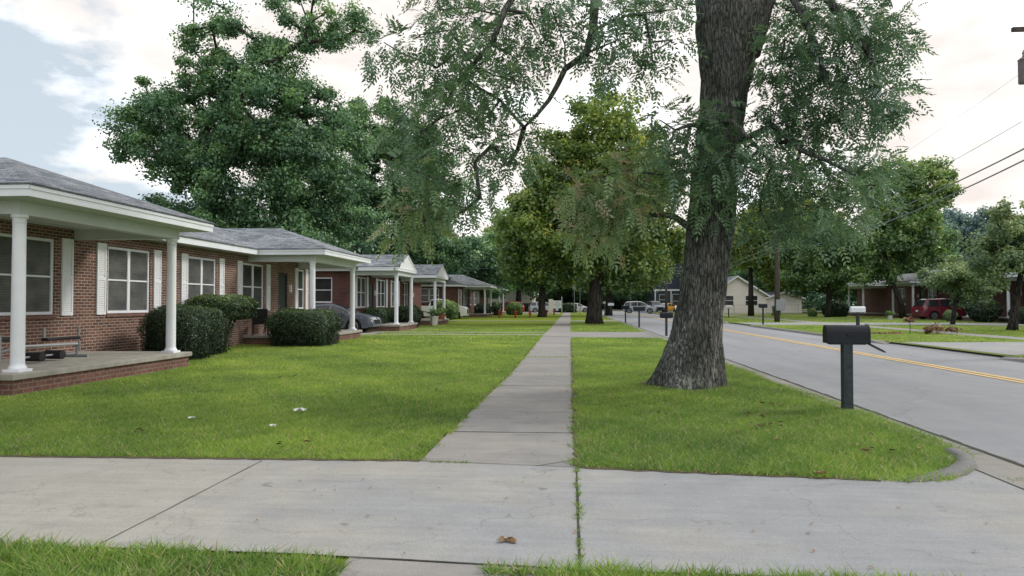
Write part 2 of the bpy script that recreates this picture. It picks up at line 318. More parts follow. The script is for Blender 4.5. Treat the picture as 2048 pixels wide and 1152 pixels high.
def mesh_obj(name, mb, mat, parent=None, smooth=False, bevel=0.0):
    off = np.array(wloc(parent)) if parent else np.zeros(3)
    me = bpy.data.meshes.new(name)
    me.from_pydata([tuple(np.array(p)-off) for p in mb.v], [], mb.f); me.update()
    me.materials.append(mat)
    o = bpy.data.objects.new(name, me); col.objects.link(o)
    if parent: o.parent = parent
    if smooth: me.polygons.foreach_set('use_smooth', [True]*len(me.polygons))
    if bevel:
        b = o.modifiers.new('bevel', 'BEVEL'); b.width = bevel; b.segments = 2; b.limit_method = 'ANGLE'
    return o
def wloc(o):
    l = Vector((0, 0, 0))
    while o is not None: l += o.location; o = o.parent
    return l
def thing(name, label, cat, loc=(0, 0, 0), rz=0, group=None):
    o = bpy.data.objects.new(name, None); col.objects.link(o); o.location = loc; o.rotation_euler = (0, 0, rz)
    return tag(o, label, cat, group)
def tag(o, label, cat, group=None, kind=None):
    o['label'] = label
    o['category'] = cat
    if group: o['group'] = group
    if kind: o['kind'] = kind
    return o
def struct(name, mb, mat, label=None):
    o = mesh_obj(name, mb, mat); o['kind'] = 'structure'; o['label'] = label or name.replace('_', ' '); o['category'] = name.split('_')[0]; return o
def copy_tree(o, parent=None):
    c = o.copy(); col.objects.link(c)
    if parent: c.parent = parent
    for ch in list(o.children): copy_tree(ch, c)
    return c

def quads_obj(name, V, tint, mat, parent=None, nv=4):
    """V: (n,nv,3) float array, one face each, tint per face"""
    n = len(V); me = bpy.data.meshes.new(name)
    off = np.array(wloc(parent)) if parent else np.zeros(3)
    me.vertices.add(n*nv); me.vertices.foreach_set('co', (V.reshape(-1, 3)-off).astype(np.float32).ravel())
    me.loops.add(n*nv); me.loops.foreach_set('vertex_index', np.arange(n*nv, dtype=np.int32))
    me.polygons.add(n); me.polygons.foreach_set('loop_start', np.arange(0, n*nv, nv, dtype=np.int32))
    me.polygons.foreach_set('loop_total', np.full(n, nv, dtype=np.int32))
    a = me.attributes.new('tint', 'FLOAT', 'POINT'); a.data.foreach_set('value', np.repeat(tint, nv).astype(np.float32))
    me.update(); me.materials.append(mat)
    o = bpy.data.objects.new(name, me); col.objects.link(o)
    if parent: o.parent = parent
    return o

def leaves(centres, radii, per, L, W, rng, flat=0.75, tintc=None, droop=0.0):
    """rhombic leaves on the shells and inside of clumps"""
    C = np.repeat(centres, per, 0); R = np.repeat(radii, per)
    n = len(C); d = rng.normal(size=(n, 3)); d /= np.linalg.norm(d, axis=1)[:, None]
    rr = rng.random(n)**0.45*(0.75+0.6*rng.random(n)**2)
    st = np.repeat(rng.uniform(0.7, 1.35, (len(centres), 3)), per, 0)
    P = C+d*(R*rr)[:, None]*np.array([1, 1, flat])*st
    nrm = d*0.8+rng.normal(size=(n, 3))*0.6+np.array([0, 0, 0.5]); nrm /= np.linalg.norm(nrm, axis=1)[:, None]
    a = rng.normal(size=(n, 3)); u = np.cross(nrm, a); u /= np.linalg.norm(u, axis=1)[:, None]; w = np.cross(nrm, u)
    s = (0.6+0.8*rng.random(n))[:, None]
    u = u*L/2*s; w = w*W/2*s
    V = np.stack([P-u, P+w, P+u, P-w], 1)
    t = np.repeat(tintc if tintc is not None else rng.random(len(centres))*0.5+0.2, per)
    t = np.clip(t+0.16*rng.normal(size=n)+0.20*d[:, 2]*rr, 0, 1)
    return V, t

def skeleton(mb, nodes, targets, r_tip, r_max, rng, step=1.2, n=5, droop=0.0):
    """connect every target to the growing branch net; nodes = list of (pos, radius)"""
    P = [np.array(p, float) for p, _ in nodes]; base = len(P); par = [-1]*base; cnt = [0]*base
    root = P[0]
    for t in sorted([np.array(t, float) for t in targets], key=lambda q: np.linalg.norm(q-root)):
        A = np.array(P); d = np.linalg.norm(A-t, axis=1)+0.25*np.maximum(0, A[:, 2]-t[2])
        j = int(np.argmin(d)); a = P[j]; L = np.linalg.norm(t-a); k = max(1, int(L/step)); prev = j
        for i in range(1, k+1):
            q = a+(t-a)*i/k
            if i < k: q = q+rng.normal(size=3)*0.09*L/k+np.array([0, 0, 0.10*L*math.sin(PI*i/k)])
            P.append(q); par.append(prev); cnt.append(0); prev = len(P)-1
        q = prev
        while q != -1: cnt[q] += 1; q = par[q]
    for i in range(base, len(P)):
        r1 = min(r_max, r_tip*cnt[i]**0.5); j = par[i]; r0 = min(r_max, r_tip*max(cnt[j], 1)**0.5) if j >= base else min(r_max, r1*1.25)
        mb.tube([P[j], P[i]], [r0, r1], n, caps=False)

def make_tree(name, label, cat, base, trunk, blobs, nclump, per, L, W, leafmat, barkmat, seed, clump_r=(0.7, 1.5), group=None, tip=0.03, core=0.5, trunk_n=10, tint_bias=0.0):
    """trunk: [(dx,dy,z,r)...]; blobs: ellipsoids (x,y,z,rx,ry,rz) rel. to base"""
    rng = np.random.default_rng(seed); b = np.array(base, float)
    root = thing(name, label, cat, tuple(b), group=group)
    cs = []; vol = np.array([q[3]*q[4]*q[5] for q in blobs])**0.8; cntb = np.maximum(3, (nclump*vol/vol.sum()).astype(int))
    for q, k in zip(blobs, cntb):
        d = rng.normal(size=(k, 3)); d /= np.linalg.norm(d, axis=1)[:, None]
        rr = core+(1-core)*rng.random(k)
        cs.append(b+np.array(q[:3])+d*rr[:, None]*np.array(q[3:6]))
    cs = np.concatenate(cs); R = rng.uniform(*clump_r, size=len(cs))
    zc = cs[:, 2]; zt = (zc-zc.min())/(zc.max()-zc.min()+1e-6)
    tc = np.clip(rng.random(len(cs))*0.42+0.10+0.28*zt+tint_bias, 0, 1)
    V, t = leaves(cs, R, per, L, W, rng, tintc=tc)
    mb = MB(); rng2 = np.random.default_rng(seed+1)
    tp = [b+np.array(q[:3]) for q in trunk]
    mb.tube(tp, [q[3] for q in trunk], trunk_n)
    nodes = [(tp[-1], 0)]+[(p, 0) for p in tp[len(tp)//2:-1]]
    skeleton(mb, nodes, list(cs), tip, trunk[-1][3]*0.8, rng2, step=1.6)
    mesh_obj('trunk', mb, barkmat, root, smooth=True)
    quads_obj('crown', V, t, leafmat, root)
    return root

# ------------------------------------------------------------------ setting: ground, road, walks
struct('ground', MB().add([(-700, -100, -0.012), (700, -100, -0.012), (700, 1200, -0.012), (-700, 1200, -0.012)], [(0, 1, 2, 3)]), M['ground'], 'green lawn ground around the houses')
def road_z(x): return 0.004+0.05*(1-((x-7.75)/3.6)**2) if abs(x-7.75) < 3.6 else 0.004
mb = MB(); xs = np.linspace(4.12, 11.3, 13)
for a, b in zip(xs[:-1], xs[1:]):
    mb.add([(a, -8, road_z(a)), (b, -8, road_z(b)), (b, 300, road_z(b)), (a, 300, road_z(a))], [(0, 1, 2, 3)])
struct('road', mb, M['asphalt'], 'grey asphalt two lane road')
struct('cross_street', MB().add([(-90, 112, 0.0), (4.12, 112, 0.0), (4.12, 119, 0.0), (-90, 119, 0.0)], [(0, 1, 2, 3)]).add([(11.3, 116, 0.125), (90, 116, 0.125), (90, 123, 0.125), (11.3, 123, 0.125)], [(0, 1, 2, 3)]), M['asphalt'], 'asphalt side street crossing beyond the houses')
for nm, xa in (('line_left', 8.10), ('line_right', 8.32)):
    mb = MB(); zc = 0.058
    for k in range(60):
        y0 = -6+k*5; mb.add([(xa, y0, zc+.004), (xa+0.125, y0, zc+.004), (xa+0.125, y0+5, zc+.004), (xa, y0+5, zc+.004)], [(0, 1, 2, 3)])
    struct('road_'+nm, mb, M['line'], 'painted yellow centre line, %s of the pair' % ('left' if 'left' in nm else 'right'))
# gutter strip, left
mb = MB(); mb.add([(3.80, 7.3, 0.016), (4.14, 7.3, 0.006), (4.14, 110, 0.006), (3.80, 110, 0.016)], [(0, 1, 2, 3)])
mb.add([(3.62, -3, 0.012), (4.14, -3, 0.006), (4.14, 7.3, 0.006), (3.62, 7.3, 0.012)], [(0, 1, 2, 3)])
struct('gutter', mb, M['kerb'], 'concrete gutter strip along the near edge of the road')
mb = MB(); rk = random.Random(9); y = -2.5
while y < 60:
    w = rk.uniform(0.006, 0.035); mb.add([(4.10, y, 0.0115+(0.0)), (4.14+w, y, 0.0115), (4.14+rk.uniform(.005, .04), y+0.45, 0.0115), (4.105, y+0.45, 0.0115)], [(0, 1, 2, 3)]); y += 0.45
struct('road_edge_crack', mb, M['joint'], 'dark crack between the gutter and the asphalt')
# near driveway
DR = [(-14, 4.12), (-1.6, 4.10), (-0.3, 3.99), (1.15, 3.98), (2.2, 3.9), (3.0, 3.5), (3.5, 2.6), (3.66, 1.5), (3.66, 7.7), (3.45, 7.1), (3.15, 6.6), (2.8, 6.36), (2.1, 6.25), (0.06, 6.42), (-1.42, 6.58), (-5.4, 6.42), (-14, 6.42)]
mb = MB(); mb.poly([(x, y, 0.004) for x, y in DR])
struct('driveway', mb, M['drive'], 'wide concrete driveway crossing the foreground')
# rolled kerb at the corner of the near driveway
kp = [(3.80, 7.35), (3.76, 7.05), (3.62, 6.75), (3.38, 6.48), (3.10, 6.30), (2.80, 6.20)]
mb = MB(); 
for i, (x, y) in enumerate(kp):
    nx, ny = (0.8, -0.6) if 1 < i < 4 else ((1, 0) if i <= 1 else (0.2, -1)); f = [1, 1, .95, .85, .5, .1][i]
    mb.v += [(x-nx*.10, y-ny*.10, 0.006), (x-nx*.07, y-ny*.07, 0.05*f+.006), (x, y, 0.055*f+.008), (x+nx*.05, y+ny*.05, 0.045*f+.007), (x+nx*.08, y+ny*.08, 0.0075)]
for i in range(len(kp)-1):
    for k in range(4): a = i*5+k; mb.f.append((a, a+1, a+6, a+5))
M['kerb_dark'] = m_concrete('stained_kerb', (0.17, 0.175, 0.18), (0.29, 0.285, 0.27))
o = struct('kerb_corner', mb, M['kerb_dark'], 'rounded concrete kerb corner where the driveway meets the gutter')
for p in o.data.polygons: p.use_smooth = True
# sidewalk, left
def walk_l(y): return -1.42+0.17*min(1, max(0, (y-7)/8))+(0.15*min(1, max(0, (y-33)/20)))+0.15*min(1, max(0, (y-55)/40))
mb = MB(); ys = list(np.arange(6.6, 111, 1.5))
for a, b in zip(ys[:-1], ys[1:]):
    mb.add([(walk_l(a), a, 0.002), (0.05, a, 0.002), (0.05, b, 0.002), (walk_l(b), b, 0.002)], [(0, 1, 2, 3)])
mb.add([(-1.3, -4, 0.002), (-0.02, -4, 0.002), (-0.02, 3.99, 0.002), (-1.3, 4.07, 0.002)], [(0, 1, 2, 3)])
mb.add([(-1.42, 6.3, 0.002), (0.05, 6.3, 0.002), (0.05, 6.6, 0.002), (-1.42, 6.6, 0.002)], [(0, 1, 2, 3)])
struct('sidewalk', mb, M['walk'], 'narrow concrete sidewalk running beside the road')
mb = MB()
def dirt(pts, w, z=0.0035):
    for (a, b) in zip(pts[:-1], pts[1:]):
        L = math.dist(a, b); k = max(1, int(L/.12)); dx, dy = (b[0]-a[0])/L, (b[1]-a[1])/L; pr = None
        for i in range(k+1):
            x, y = a[0]+(b[0]-a[0])*i/k, a[1]+(b[1]-a[1])*i/k; s_ = w*(.55+.3*math.sin(x*31+y*27)+.2*math.sin(x*71+y*53))
            q = ((x-dy*s_, y+dx*s_, z), (x+dy*.06, y-dx*.06, z))
            if pr: mb.add([pr[1], q[1], q[0], pr[0]], [(0, 1, 2, 3)])
            pr = q
dirt([(walk_l(y), y) for y in np.arange(30, 6.5, -1.0)], -.045, .0065); dirt([(.05, y) for y in np.arange(6.5, 30, 1.0)], .045, .0065)
dirt([(2.6, 6.17), (1.0, 6.31), (.06, 6.42)], .05, .0075); dirt([(-1.42, 6.56), (-5.4, 6.42), (-12, 6.42)], .04, .0075)
M['thatch'] = m_plain('brown_thatch', (0.10, 0.085, 0.05), .95, .4, 25)
struct('edge_soil', mb, M['thatch'], 'brown soil and thatch along the paving edges')
# joints
mb = MB()
def strip(a, b, w, z=0.008):
    a = np.array(a, float); b = np.array(b, float); d = (b-a)/np.linalg.norm(b-a); n = np.array([-d[1], d[0]])*w/2
    L = np.linalg.norm(b-a); k = max(1, int(L/0.25)); rr = random.Random(int(a[0]*100+a[1]*7))
    pts = []
    for i in range(k+1):
        c = a+(b-a)*i/k+n/w*2*rr.uniform(-.003, .003); s = rr.uniform(.7, 1.25); pts.append((c, s))
    for i in range(k):
        (c, s), (e, t) = pts[i], pts[i+1]
        mb.add([(*(c-n*s), z), (*(e-n*t), z), (*(e+n*t), z), (*(c+n*s), z)], [(0, 1, 2, 3)])
strip((0.055, 4.0), (0.055, 6.42), 0.016); strip((-2.91, 4.12), (-2.91, 6.45), 0.008); strip((-1.42, 6.57), (0.05, 6.43), 0.012); strip((-1.3, 4.06), (-0.1, 3.99), 0.014)
for k, y in enumerate(np.arange(8.1, 60, 1.52)): strip((walk_l(y), y), (0.04, y+0.02), 0.009 if k % 3 else 0.02, 0.006)
strip((-0.32, 6.45), (0.05, 6.75), 0.008, 0.006)
struct('pavement_joints', mb, M['joint'], 'dark joints cut across the concrete paving')
# second driveway (two tracks left of the sidewalk, full apron right of it)
mb = MB()
mb.poly([(0.05, 30.6, 0.006), (3.2, 30.4, 0.006), (3.8, 29.4, 0.006), (3.8, 37.4, 0.006), (3.2, 36.6, 0.006), (0.05, 36.4, 0.006)])
mb.poly([(-9.5, 32.6, 0.006), (-1.2, 32.5, 0.006), (-1.2, 33.5, 0.006), (-9.5, 33.4, 0.006)])
mb.poly([(-9.5, 35.1, 0.006), (-1.2, 35.1, 0.006), (-1.2, 36.0, 0.006), (-9.5, 35.9, 0.006)])
mb.poly([(-9.5, 32.2, 0.007), (-9.5, 36.1, 0.007), (-20, 36.1, 0.007), (-20, 32.2, 0.007)])
mb.poly([(-1.25, 31.5, 0.008), (0.06, 31.2, 0.008), (0.06, 36.6, 0.008), (-1.2, 36.6, 0.008)])
struct('driveway_two_track', mb, M['walk'], 'driveway of two concrete tracks leading to the parked sedan')
mb = MB(); mb.poly([(0.05, 57.6, 0.006), (3.8, 56.8, 0.006), (3.8, 61.4, 0.006), (0.05, 60.6, 0.006)]); mb.poly([(-20, 57.8, 0.006), (-1, 57.9, 0.006), (-1, 59.0, 0.006), (-20, 59.0, 0.006)])
struct('driveway_far', mb, M['walk'], 'concrete driveway beyond the second street tree')
mb = MB(); mb.poly([(-9.2, 36.3, 0.0065), (-8.2, 36.3, 0.0065), (-7.2, 42, 0.0065), (-8.0, 43.2, 0.0065), (-9.0, 43.2, 0.0065)])
struct('front_path', mb, M['walk'], 'short concrete path beside the gabled porch')
mb = MB(); mb.poly([(-40, 100.5, 0.006), (-1.5, 100.5, 0.006), (-1.5, 111.8, 0.006), (-40, 111.8, 0.006)])
struct('parking_lot', mb, M['drive'], 'pale concrete parking lot beyond the last house')
# right side: raised verge with kerb, driveways, sidewalk
mb = MB()
def rblock(y0, y1):
    mb.add([(11.48, y0, 0.10), (200, y0, 0.10), (200, y1, 0.10), (11.48, y1, 0.10)], [(0, 1, 2, 3)])
rblock(-8, 300)
struct('verge', mb, M['verge'], 'grass verge and lawns on the far side of the road')
KS = [(-8, 19.6), (26.2, 45.6), (51.6, 112)]
mb = MB()
for y0, y1 in KS:
    pts = [(y0, 0.02), (y0+0.5, 0.06), (y0+1.4, 0.11), (y1-1.4, 0.11), (y1-0.5, 0.06), (y1, 0.02)]
    for (a, za), (b, zb) in zip(pts[:-1], pts[1:]):
        mb.add([(11.29, a, 0), (11.34, a, za), (11.52, a, max(za, .1035)), (11.29, b, 0), (11.34, b, zb), (11.52, b, max(zb, .1035))], [(0, 3, 4, 1), (1, 4, 5, 2)])
struct('kerb', mb, M['kerb'], 'concrete kerb along the far edge of the road')
mb = MB()
for (y0, y1) in ((20.0, 26.0), (46.0, 51.2)):
    mb.add([(11.28, y0-.6, 0.01), (11.28, y1+.4, 0.01), (11.9, y1+.2, 0.106), (11.9, y0-.3, 0.106), (14.2, y0, 0.107), (14.2, y1+.1, 0.107), (17, y0, 0.107), (17, y1+.9, 0.107), (34, y0+.9, 0.107), (34, y1-.2, 0.107)],
           [(0, 3, 2, 1), (3, 4, 5, 2), (4, 6, 7, 5), (6, 8, 9, 7)])
struct('driveway_across', mb, M['drive'], 'concrete driveways on the far side of the road')
mb = MB(); mb.add([(17.0, -5, 0.104), (18.3, -5, 0.104), (18.3, 112, 0.104), (17.0, 112, 0.104)], [(0, 1, 2, 3)])
mb.add([(24, 60, 0.105), (31, 60, 0.105), (31, 65, 0.105), (24, 65, 0.105)], [(0, 1, 2, 3)]); mb.add([(11.6, 61, 0.1055), (24, 61, 0.1055), (24, 64, 0.1055), (11.6, 64, 0.1055)], [(0, 1, 2, 3)])
struct('sidewalk_across', mb, M['walk'], 'concrete sidewalk on the far side of the road')

# ------------------------------------------------------------------ grass blades
def blades(x0, x1, y0, y1, dens, h, w, rng, mask, patch=True, z=0.0):
    n = int((x1-x0)*(y1-y0)*dens); x = rng.uniform(x0, x1, n); y = rng.uniform(y0, y1, n)
    k = mask(x, y, rng); x = x[k]; y = y[k]; n = len(x)
    cl = 0.5+0.5*np.sin(x*37+2*np.sin(y*11))*np.sin(y*33+2*np.sin(x*13)); cl2 = 0.5+0.5*np.sin(x*9.3+1.5*np.sin(y*5.7))*np.sin(y*8.1+1.7*np.sin(x*4.9))
    hh = h*(0.35+0.55*rng.random(n)+0.35*cl+.25*cl2); a = rng.uniform(0, 2*PI, n)+.8*np.sin(x*21)*np.sin(y*19); lean = rng.uniform(0.5, 2.0, n)*hh; ww = w*(0.6+0.8*rng.random(n))/2
    b = rng.uniform(0, 2*PI, n)
    P = np.stack([x, y, np.full(n, z-0.008)], 1)
    u = np.stack([np.cos(b)*ww, np.sin(b)*ww, np.zeros(n)], 1)
    top = P+np.stack([np.cos(a)*lean, np.sin(a)*lean, hh], 1)
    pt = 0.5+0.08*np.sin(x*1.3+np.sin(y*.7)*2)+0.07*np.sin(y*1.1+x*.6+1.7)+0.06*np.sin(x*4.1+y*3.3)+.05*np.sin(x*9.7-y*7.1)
    pt = pt+0.10*np.clip((y-10)/10, -0.6, 1.0)+.05*(x < -1)-.16*np.exp(-((x-2.2)/1.6)**2-((y-9)/2.2)**2)  # last term paints the big tree's shade into the verge grass tint
    t = np.clip(pt*0.72+0.17*rng.normal(size=n)-0.06+.13*(cl-.5)+.10*(cl2-.5), 0, 0.95)
    dry = rng.random(n) < 0.05; t[dry] = 1.0
    return np.stack([P-u, P+u, top], 1), t
def edge(y, rng, a=0.035):
    return a*(np.sin(y*7.1)+np.sin(y*17.3+1)+0.8*np.sin(y*3.1+.5))*0.5
def walk_lv(y): return -1.42+0.17*np.clip((y-7)/8, 0, 1)+0.15*np.clip((y-33)/20, 0, 1)
def m_left(x, y, rng):
    k = x < walk_lv(y)-0.0+edge(y, rng)*1.6+rng.normal(size=len(x))*0.02
    k &= y > 6.47+0.5*edge(x, rng)+0.11*np.clip((x+5.4)/4, 0, 1)
    k &= ~((x < -8.9) & (y > 10.5) & (y < 16.2)); k &= ~((x < -9.0) & (y > 24.0) & (y < 29.9))
    k &= x > -11.65
    k &= ~((y > 32.45) & (y < 33.45)); k &= ~((y > 35.0) & (y < 36.0)); k &= ~((x < -9.4) & (y > 32.2) & (y < 36.1)); k &= ~((x < -8.9) & (y > 36.3))
    return k
def m_med(x, y, rng):
    k = (x > 0.07+edge(y+3, rng)*1.8+rng.normal(size=len(x))*0.02) & (x < 3.88+.24*np.exp(-((y-9.8)/1.7)**2)+0.04*np.sin(y*1.7)+rng.normal(size=len(x))*0.02)
    lim = np.where(x < 2.9, 6.44-0.11*x, 6.15+(np.clip(x-2.9, 0, 1.2))**2*1.12)+0.5*edge(x, rng)
    k &= y > lim
    d = np.hypot(x-2.1, y-13.05); k &= d > 0.70+0.14*rng.random(len(x))+0.12*np.sin(np.arctan2(y-13, x-2.1)*3)
    k &= ~((y > 30.5) & (y < 36.6)); k &= ~((y > 57.3) & (y < 61)); return k
def m_near(x, y, rng):
    e = 4.08+edge(x, rng)*1.3+rng.normal(size=len(x))*0.015
    e = e-np.clip((x+2.3)/1.0, 0, 1)*0.15*(x < -1)
    e = np.where(x > -0.5, 3.96+edge(x*1.5, rng)-np.clip((x-1.3)/1.0, 0, 3)*0.05, e)
    e = np.where(x > 2.0, e-(x-2.0)**2*0.75, e)
    k = y < e; k &= ~((x > -1.28+0.5*edge(y, rng)) & (x < np.where(y > 3.86, -0.47, -0.12)+0.5*edge(y+2, rng))); return k
rg = np.random.default_rng(5); Vs = []; Ts = []
def addb(*a, **k):
    v, t = blades(*a, **k); Vs.append(v); Ts.append(t)
addb(-5.2, 2.4, 2.9, 4.2, 6500, 0.07, 0.012, rg, m_near)
addb(-10.5, -1.0, 6.3, 10, 4600, 0.05, 0.011, rg, m_left)
addb(-11.6, -1.0, 10, 15, 2600, 0.045, 0.013, rg, m_left)
addb(-11.6, -1.0, 15, 24, 1000, 0.055, 0.018, rg, m_left)
addb(-11.6, -1.0, 24, 46, 320, 0.055, 0.035, rg, m_left)
addb(-0.1, 4.0, 6.0, 10, 5600, 0.06, 0.011, rg, m_med)
addb(0, 4.0, 10, 16, 3200, 0.05, 0.013, rg, m_med)
addb(0, 4.0, 16, 26, 1300, 0.055, 0.018, rg, m_med)
addb(0, 4.0, 26, 57, 420, 0.055, 0.035, rg, m_med)
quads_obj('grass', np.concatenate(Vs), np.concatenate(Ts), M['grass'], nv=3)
tag(bpy.data.objects['grass'], 'short green lawn grass beside the sidewalk and driveway', 'grass', kind='stuff')
def m_rt(x, y, rng):
    k = np.ones(len(x), bool)
    for a, b in ((19.5, 26.3), (45.6, 51.6)): k &= ~((y > a) & (y < b))
    k &= ~((x > 16.9) & (x < 18.4)); return k
v, t = blades(11.55, 24, 26, 46, 350, 0.05, 0.035, rg, m_rt, z=0.1); v2, t2 = blades(11.55, 15, 14, 20, 600, 0.06, 0.02, rg, m_rt, z=0.1)
v3, t3 = blades(11.55, 30, 51, 75, 90, 0.05, 0.06, rg, m_rt, z=0.1)
quads_obj('verge_grass', np.concatenate([v, v2, v3]), np.clip(np.concatenate([t, t2, t3])+0.05, 0, 1), M['grass'], nv=3)
tag(bpy.data.objects['verge_grass'], 'patchy verge grass across the road', 'grass', kind='stuff')
# weeds in the joint
Vw = []; rw = np.random.default_rng(3)
def weed_mask(x, y, rng): return (np.sin(y*9)+np.sin(y*23+1) > -0.3)
v, t = blades(0.035, 0.08, 4.0, 6.4, 6000, 0.028, 0.008, rw, weed_mask, z=0.008); Vw.append(v)
v2, t2 = blades(-1.3, -0.95, 6.5, 6.56, 5000, 0.03, 0.009, rw, lambda x, y, r: np.ones(len(x), bool), z=0.006)
v3, t3 = blades(3.66, 3.9, 6.2, 6.35, 1800, 0.03, 0.009, rw, lambda x, y, r: np.ones(len(x), bool), z=0.01)
v4, t4 = blades(-1.28, -0.05, 19.3, 19.5, 1200, 0.04, 0.02, rw, lambda x, y, r: np.ones(len(x), bool), z=0.0)
v5, t5 = blades(-0.5, 0.0, 14.3, 14.4, 1200, 0.03, 0.015, rw, lambda x, y, r: np.ones(len(x), bool), z=0.0)
quads_obj('weeds', np.concatenate([v, v2, v3, v4, v5]), np.clip(np.concatenate([t, t2, t3, t4, t5])-.1, 0, .9), M['grass'], nv=3)
tag(bpy.data.objects['weeds'], 'small weeds sprouting in the pavement joints', 'weeds', kind='stuff')

# ------------------------------------------------------------------ houses
WX_, PX, EX, BX = -11.7, -8.7, -11.15, -17.35     # wall, porch fascia, main eave, back eave
FZ0, FZ1, SLAB = 3.23, 3.44, 0.34; PITCH = 0.36
def house(name, label, cat, y0, y1, porches, wins, doors, side_wins, side_far=False, mirror=None, brick='brick', dz=0.0, detail=True):
    mir = mirror is not None
    rx = (2*mirror-(-14.2)) if mir else -14.2
    root = thing(name, label, cat, (rx, (y0+y1)/2, dz))
    def put(n, mb, mat, parent=root, smooth=False, bevel=0):
        if mir: mb.mirrored(mirror)
        if dz: mb.v = [(x, y, z+dz) for x, y, z in mb.v]
        return mesh_obj(n, mb, mat, parent, smooth, bevel)
    # street wall with openings
    ops = [(w[0], w[1], w[2], w[3]) for w in wins]+[(d[0], d[1], SLAB, 2.72) for d in doors]
    ysr = sorted({y0, y1, *[o[0] for o in ops], *[o[1] for o in ops]}); zsr = sorted({-0.02, 3.30, *[o[2] for o in ops], *[o[3] for o in ops]})
    mb = MB()
    for a, b in zip(ysr[:-1], ysr[1:]):
        for c, d in zip(zsr[:-1], zsr[1:]):
            if any(o[0] <= a and b <= o[1] and o[2] <= c and d <= o[3] for o in ops): continue
            mb.add([(WX_, a, c), (WX_, b, c), (WX_, b, d), (WX_, a, d)], [(0, 1, 2, 3)])
    for a, b, c, d in ops:
        q = WX_-0.12
        mb.add([(WX_, a, c), (WX_, b, c), (WX_, b, d), (WX_, a, d), (q, a, c), (q, b, c), (q, b, d), (q, a, d)], [(0, 1, 5, 4), (1, 2, 6, 5), (2, 3, 7, 6), (3, 0, 4, 7)])
    # side walls with openings (near one), back wall
    bx = BX+0.55
    so = [(w[0], w[1], w[2], w[3]) for w in side_wins]
    xs_ = sorted({bx, WX_, *[o[0] for o in so], *[o[1] for o in so]}); zz = sorted({-0.02, 3.30, *[o[2] for o in so], *[o[3] for o in so]})
    for a, b in zip(xs_[:-1], xs_[1:]):
        for c, d in zip(zz[:-1], zz[1:]):
            if any(o[0] <= a and b <= o[1] and o[2] <= c and d <= o[3] for o in so): continue
            mb.add([(a, y0, c), (b, y0, c), (b, y0, d), (a, y0, d)], [(0, 1, 2, 3)])
    for a, b, c, d in so:
        q = y0+0.12
        mb.add([(a, y0, c), (b, y0, c), (b, y0, d), (a, y0, d), (a, q, c), (b, q, c), (b, q, d), (a, q, d)], [(0, 4, 5, 1), (1, 5, 6, 2), (2, 6, 7, 3), (3, 7, 4, 0)])
    mb.add([(WX_, y1, -.02), (bx, y1, -.02), (bx, y1, 3.3), (WX_, y1, 3.3)], [(0, 1, 2, 3)])
    mb.add([(bx, y0, -.02), (bx, y1, -.02), (bx, y1, 3.3), (bx, y0, 3.3)], [(0, 3, 2, 1)])
    put('wall', mb, M[brick])
    # windows
    def window(a, b, c, d, nu, dark, axis='x'):
        fr = MB(); q = WX_-0.03; t = 0.065
        def bx_(mb_, a0, a1, c0, c1, o0, o1):
            if axis == 'x': mb_.box(q-o0, q-o1, a0, a1, c0, c1)
            else: mb_.box(a0, a1, y0+0.03+o0, y0+0.03+o1, c0, c1)
        bx_(fr, a, b, c, c+t, 0, .06); bx_(fr, a, b, d-t, d, 0, .06)
        bx_(fr, a, a+t, c+t, d-t, 0, .06); bx_(fr, b-t, b, c+t, d-t, 0, .06)
        uw = (b-a)/nu
        for i in range(1, nu): bx_(fr, a+i*uw-.055, a+i*uw+.055, c+t, d-t, 0.002, .062)
        mid = c+(d-c)*0.5
        for i in range(nu):
            l = a+i*uw+(t if i == 0 else .055); r = a+(i+1)*uw-(t if i == nu-1 else .055)
            bx_(fr, l, r, mid-.02, mid+.02, .012, .06)
        w = put('window', fr, M['white'])
        for i in range(nu):
            l = a+i*uw+(t if i == 0 else .055); r = a+(i+1)*uw-(t if i == nu-1 else .055); p = MB()
            if axis == 'x': p.add([(q-.035, l, c+t), (q-.035, r, c+t), (q-.035, r, d-t), (q-.035, l, d-t)], [(0, 1, 2, 3)])
            else: p.add([(l, y0+.065, c+t), (r, y0+.065, c+t), (r, y0+.065, d-t), (l, y0+.065, d-t)], [(0, 1, 2, 3)])
            put('pane', p, M['pane_dark' if dark else 'pane'], w)
        s = MB()
        if axis == 'x': s.box(WX_-.05, WX_+.03, a-.04, b+.04, c-.10, c-.003)
        else: s.box(a-.04, b+.04, y0-.03, y0+.05, c-.10, c-.003)
        put('sill', s, M['brick_base'], w)
    for w in wins:
        window(w[0], w[1], w[2], w[3], w[4], w[6] if len(w) > 6 else False)
        for s in w[5]:       # shutters: (ya,yb)
            mb = MB(); z0, z1 = w[2]-.03, w[3]+.05
            ya, yb = s; mb.box(WX_+.002, WX_+.02, ya, yb, z0, z1)
            mb.box(WX_+.02, WX_+.04, ya, ya+.05, z0, z1).box(WX_+.02, WX_+.04, yb-.05, yb, z0, z1)
            mb.box(WX_+.02, WX_+.04, ya+.05, yb-.05, z0, z0+.08).box(WX_+.02, WX_+.04, ya+.05, yb-.05, z1-.1, z1).box(WX_+.02, WX_+.04, ya+.05, yb-.05, (z0+z1)/2-.04, (z0+z1)/2+.04)
            if detail:
                zz_ = z0+.1
                while zz_ < z1-.14:
                    if abs(zz_-(z0+z1)/2) > .07: mb.add([(WX_+.022, ya+.05, zz_+.03), (WX_+.036, ya+.05, zz_), (WX_+.036, yb-.05, zz_), (WX_+.022, yb-.05, zz_+.03)], [(0, 1, 2, 3)])
                    zz_ += .045
            put('shutter', mb, M['shutter'])
    for w in side_wins: window(w[0], w[1], w[2], w[3], 1, True, 'y')
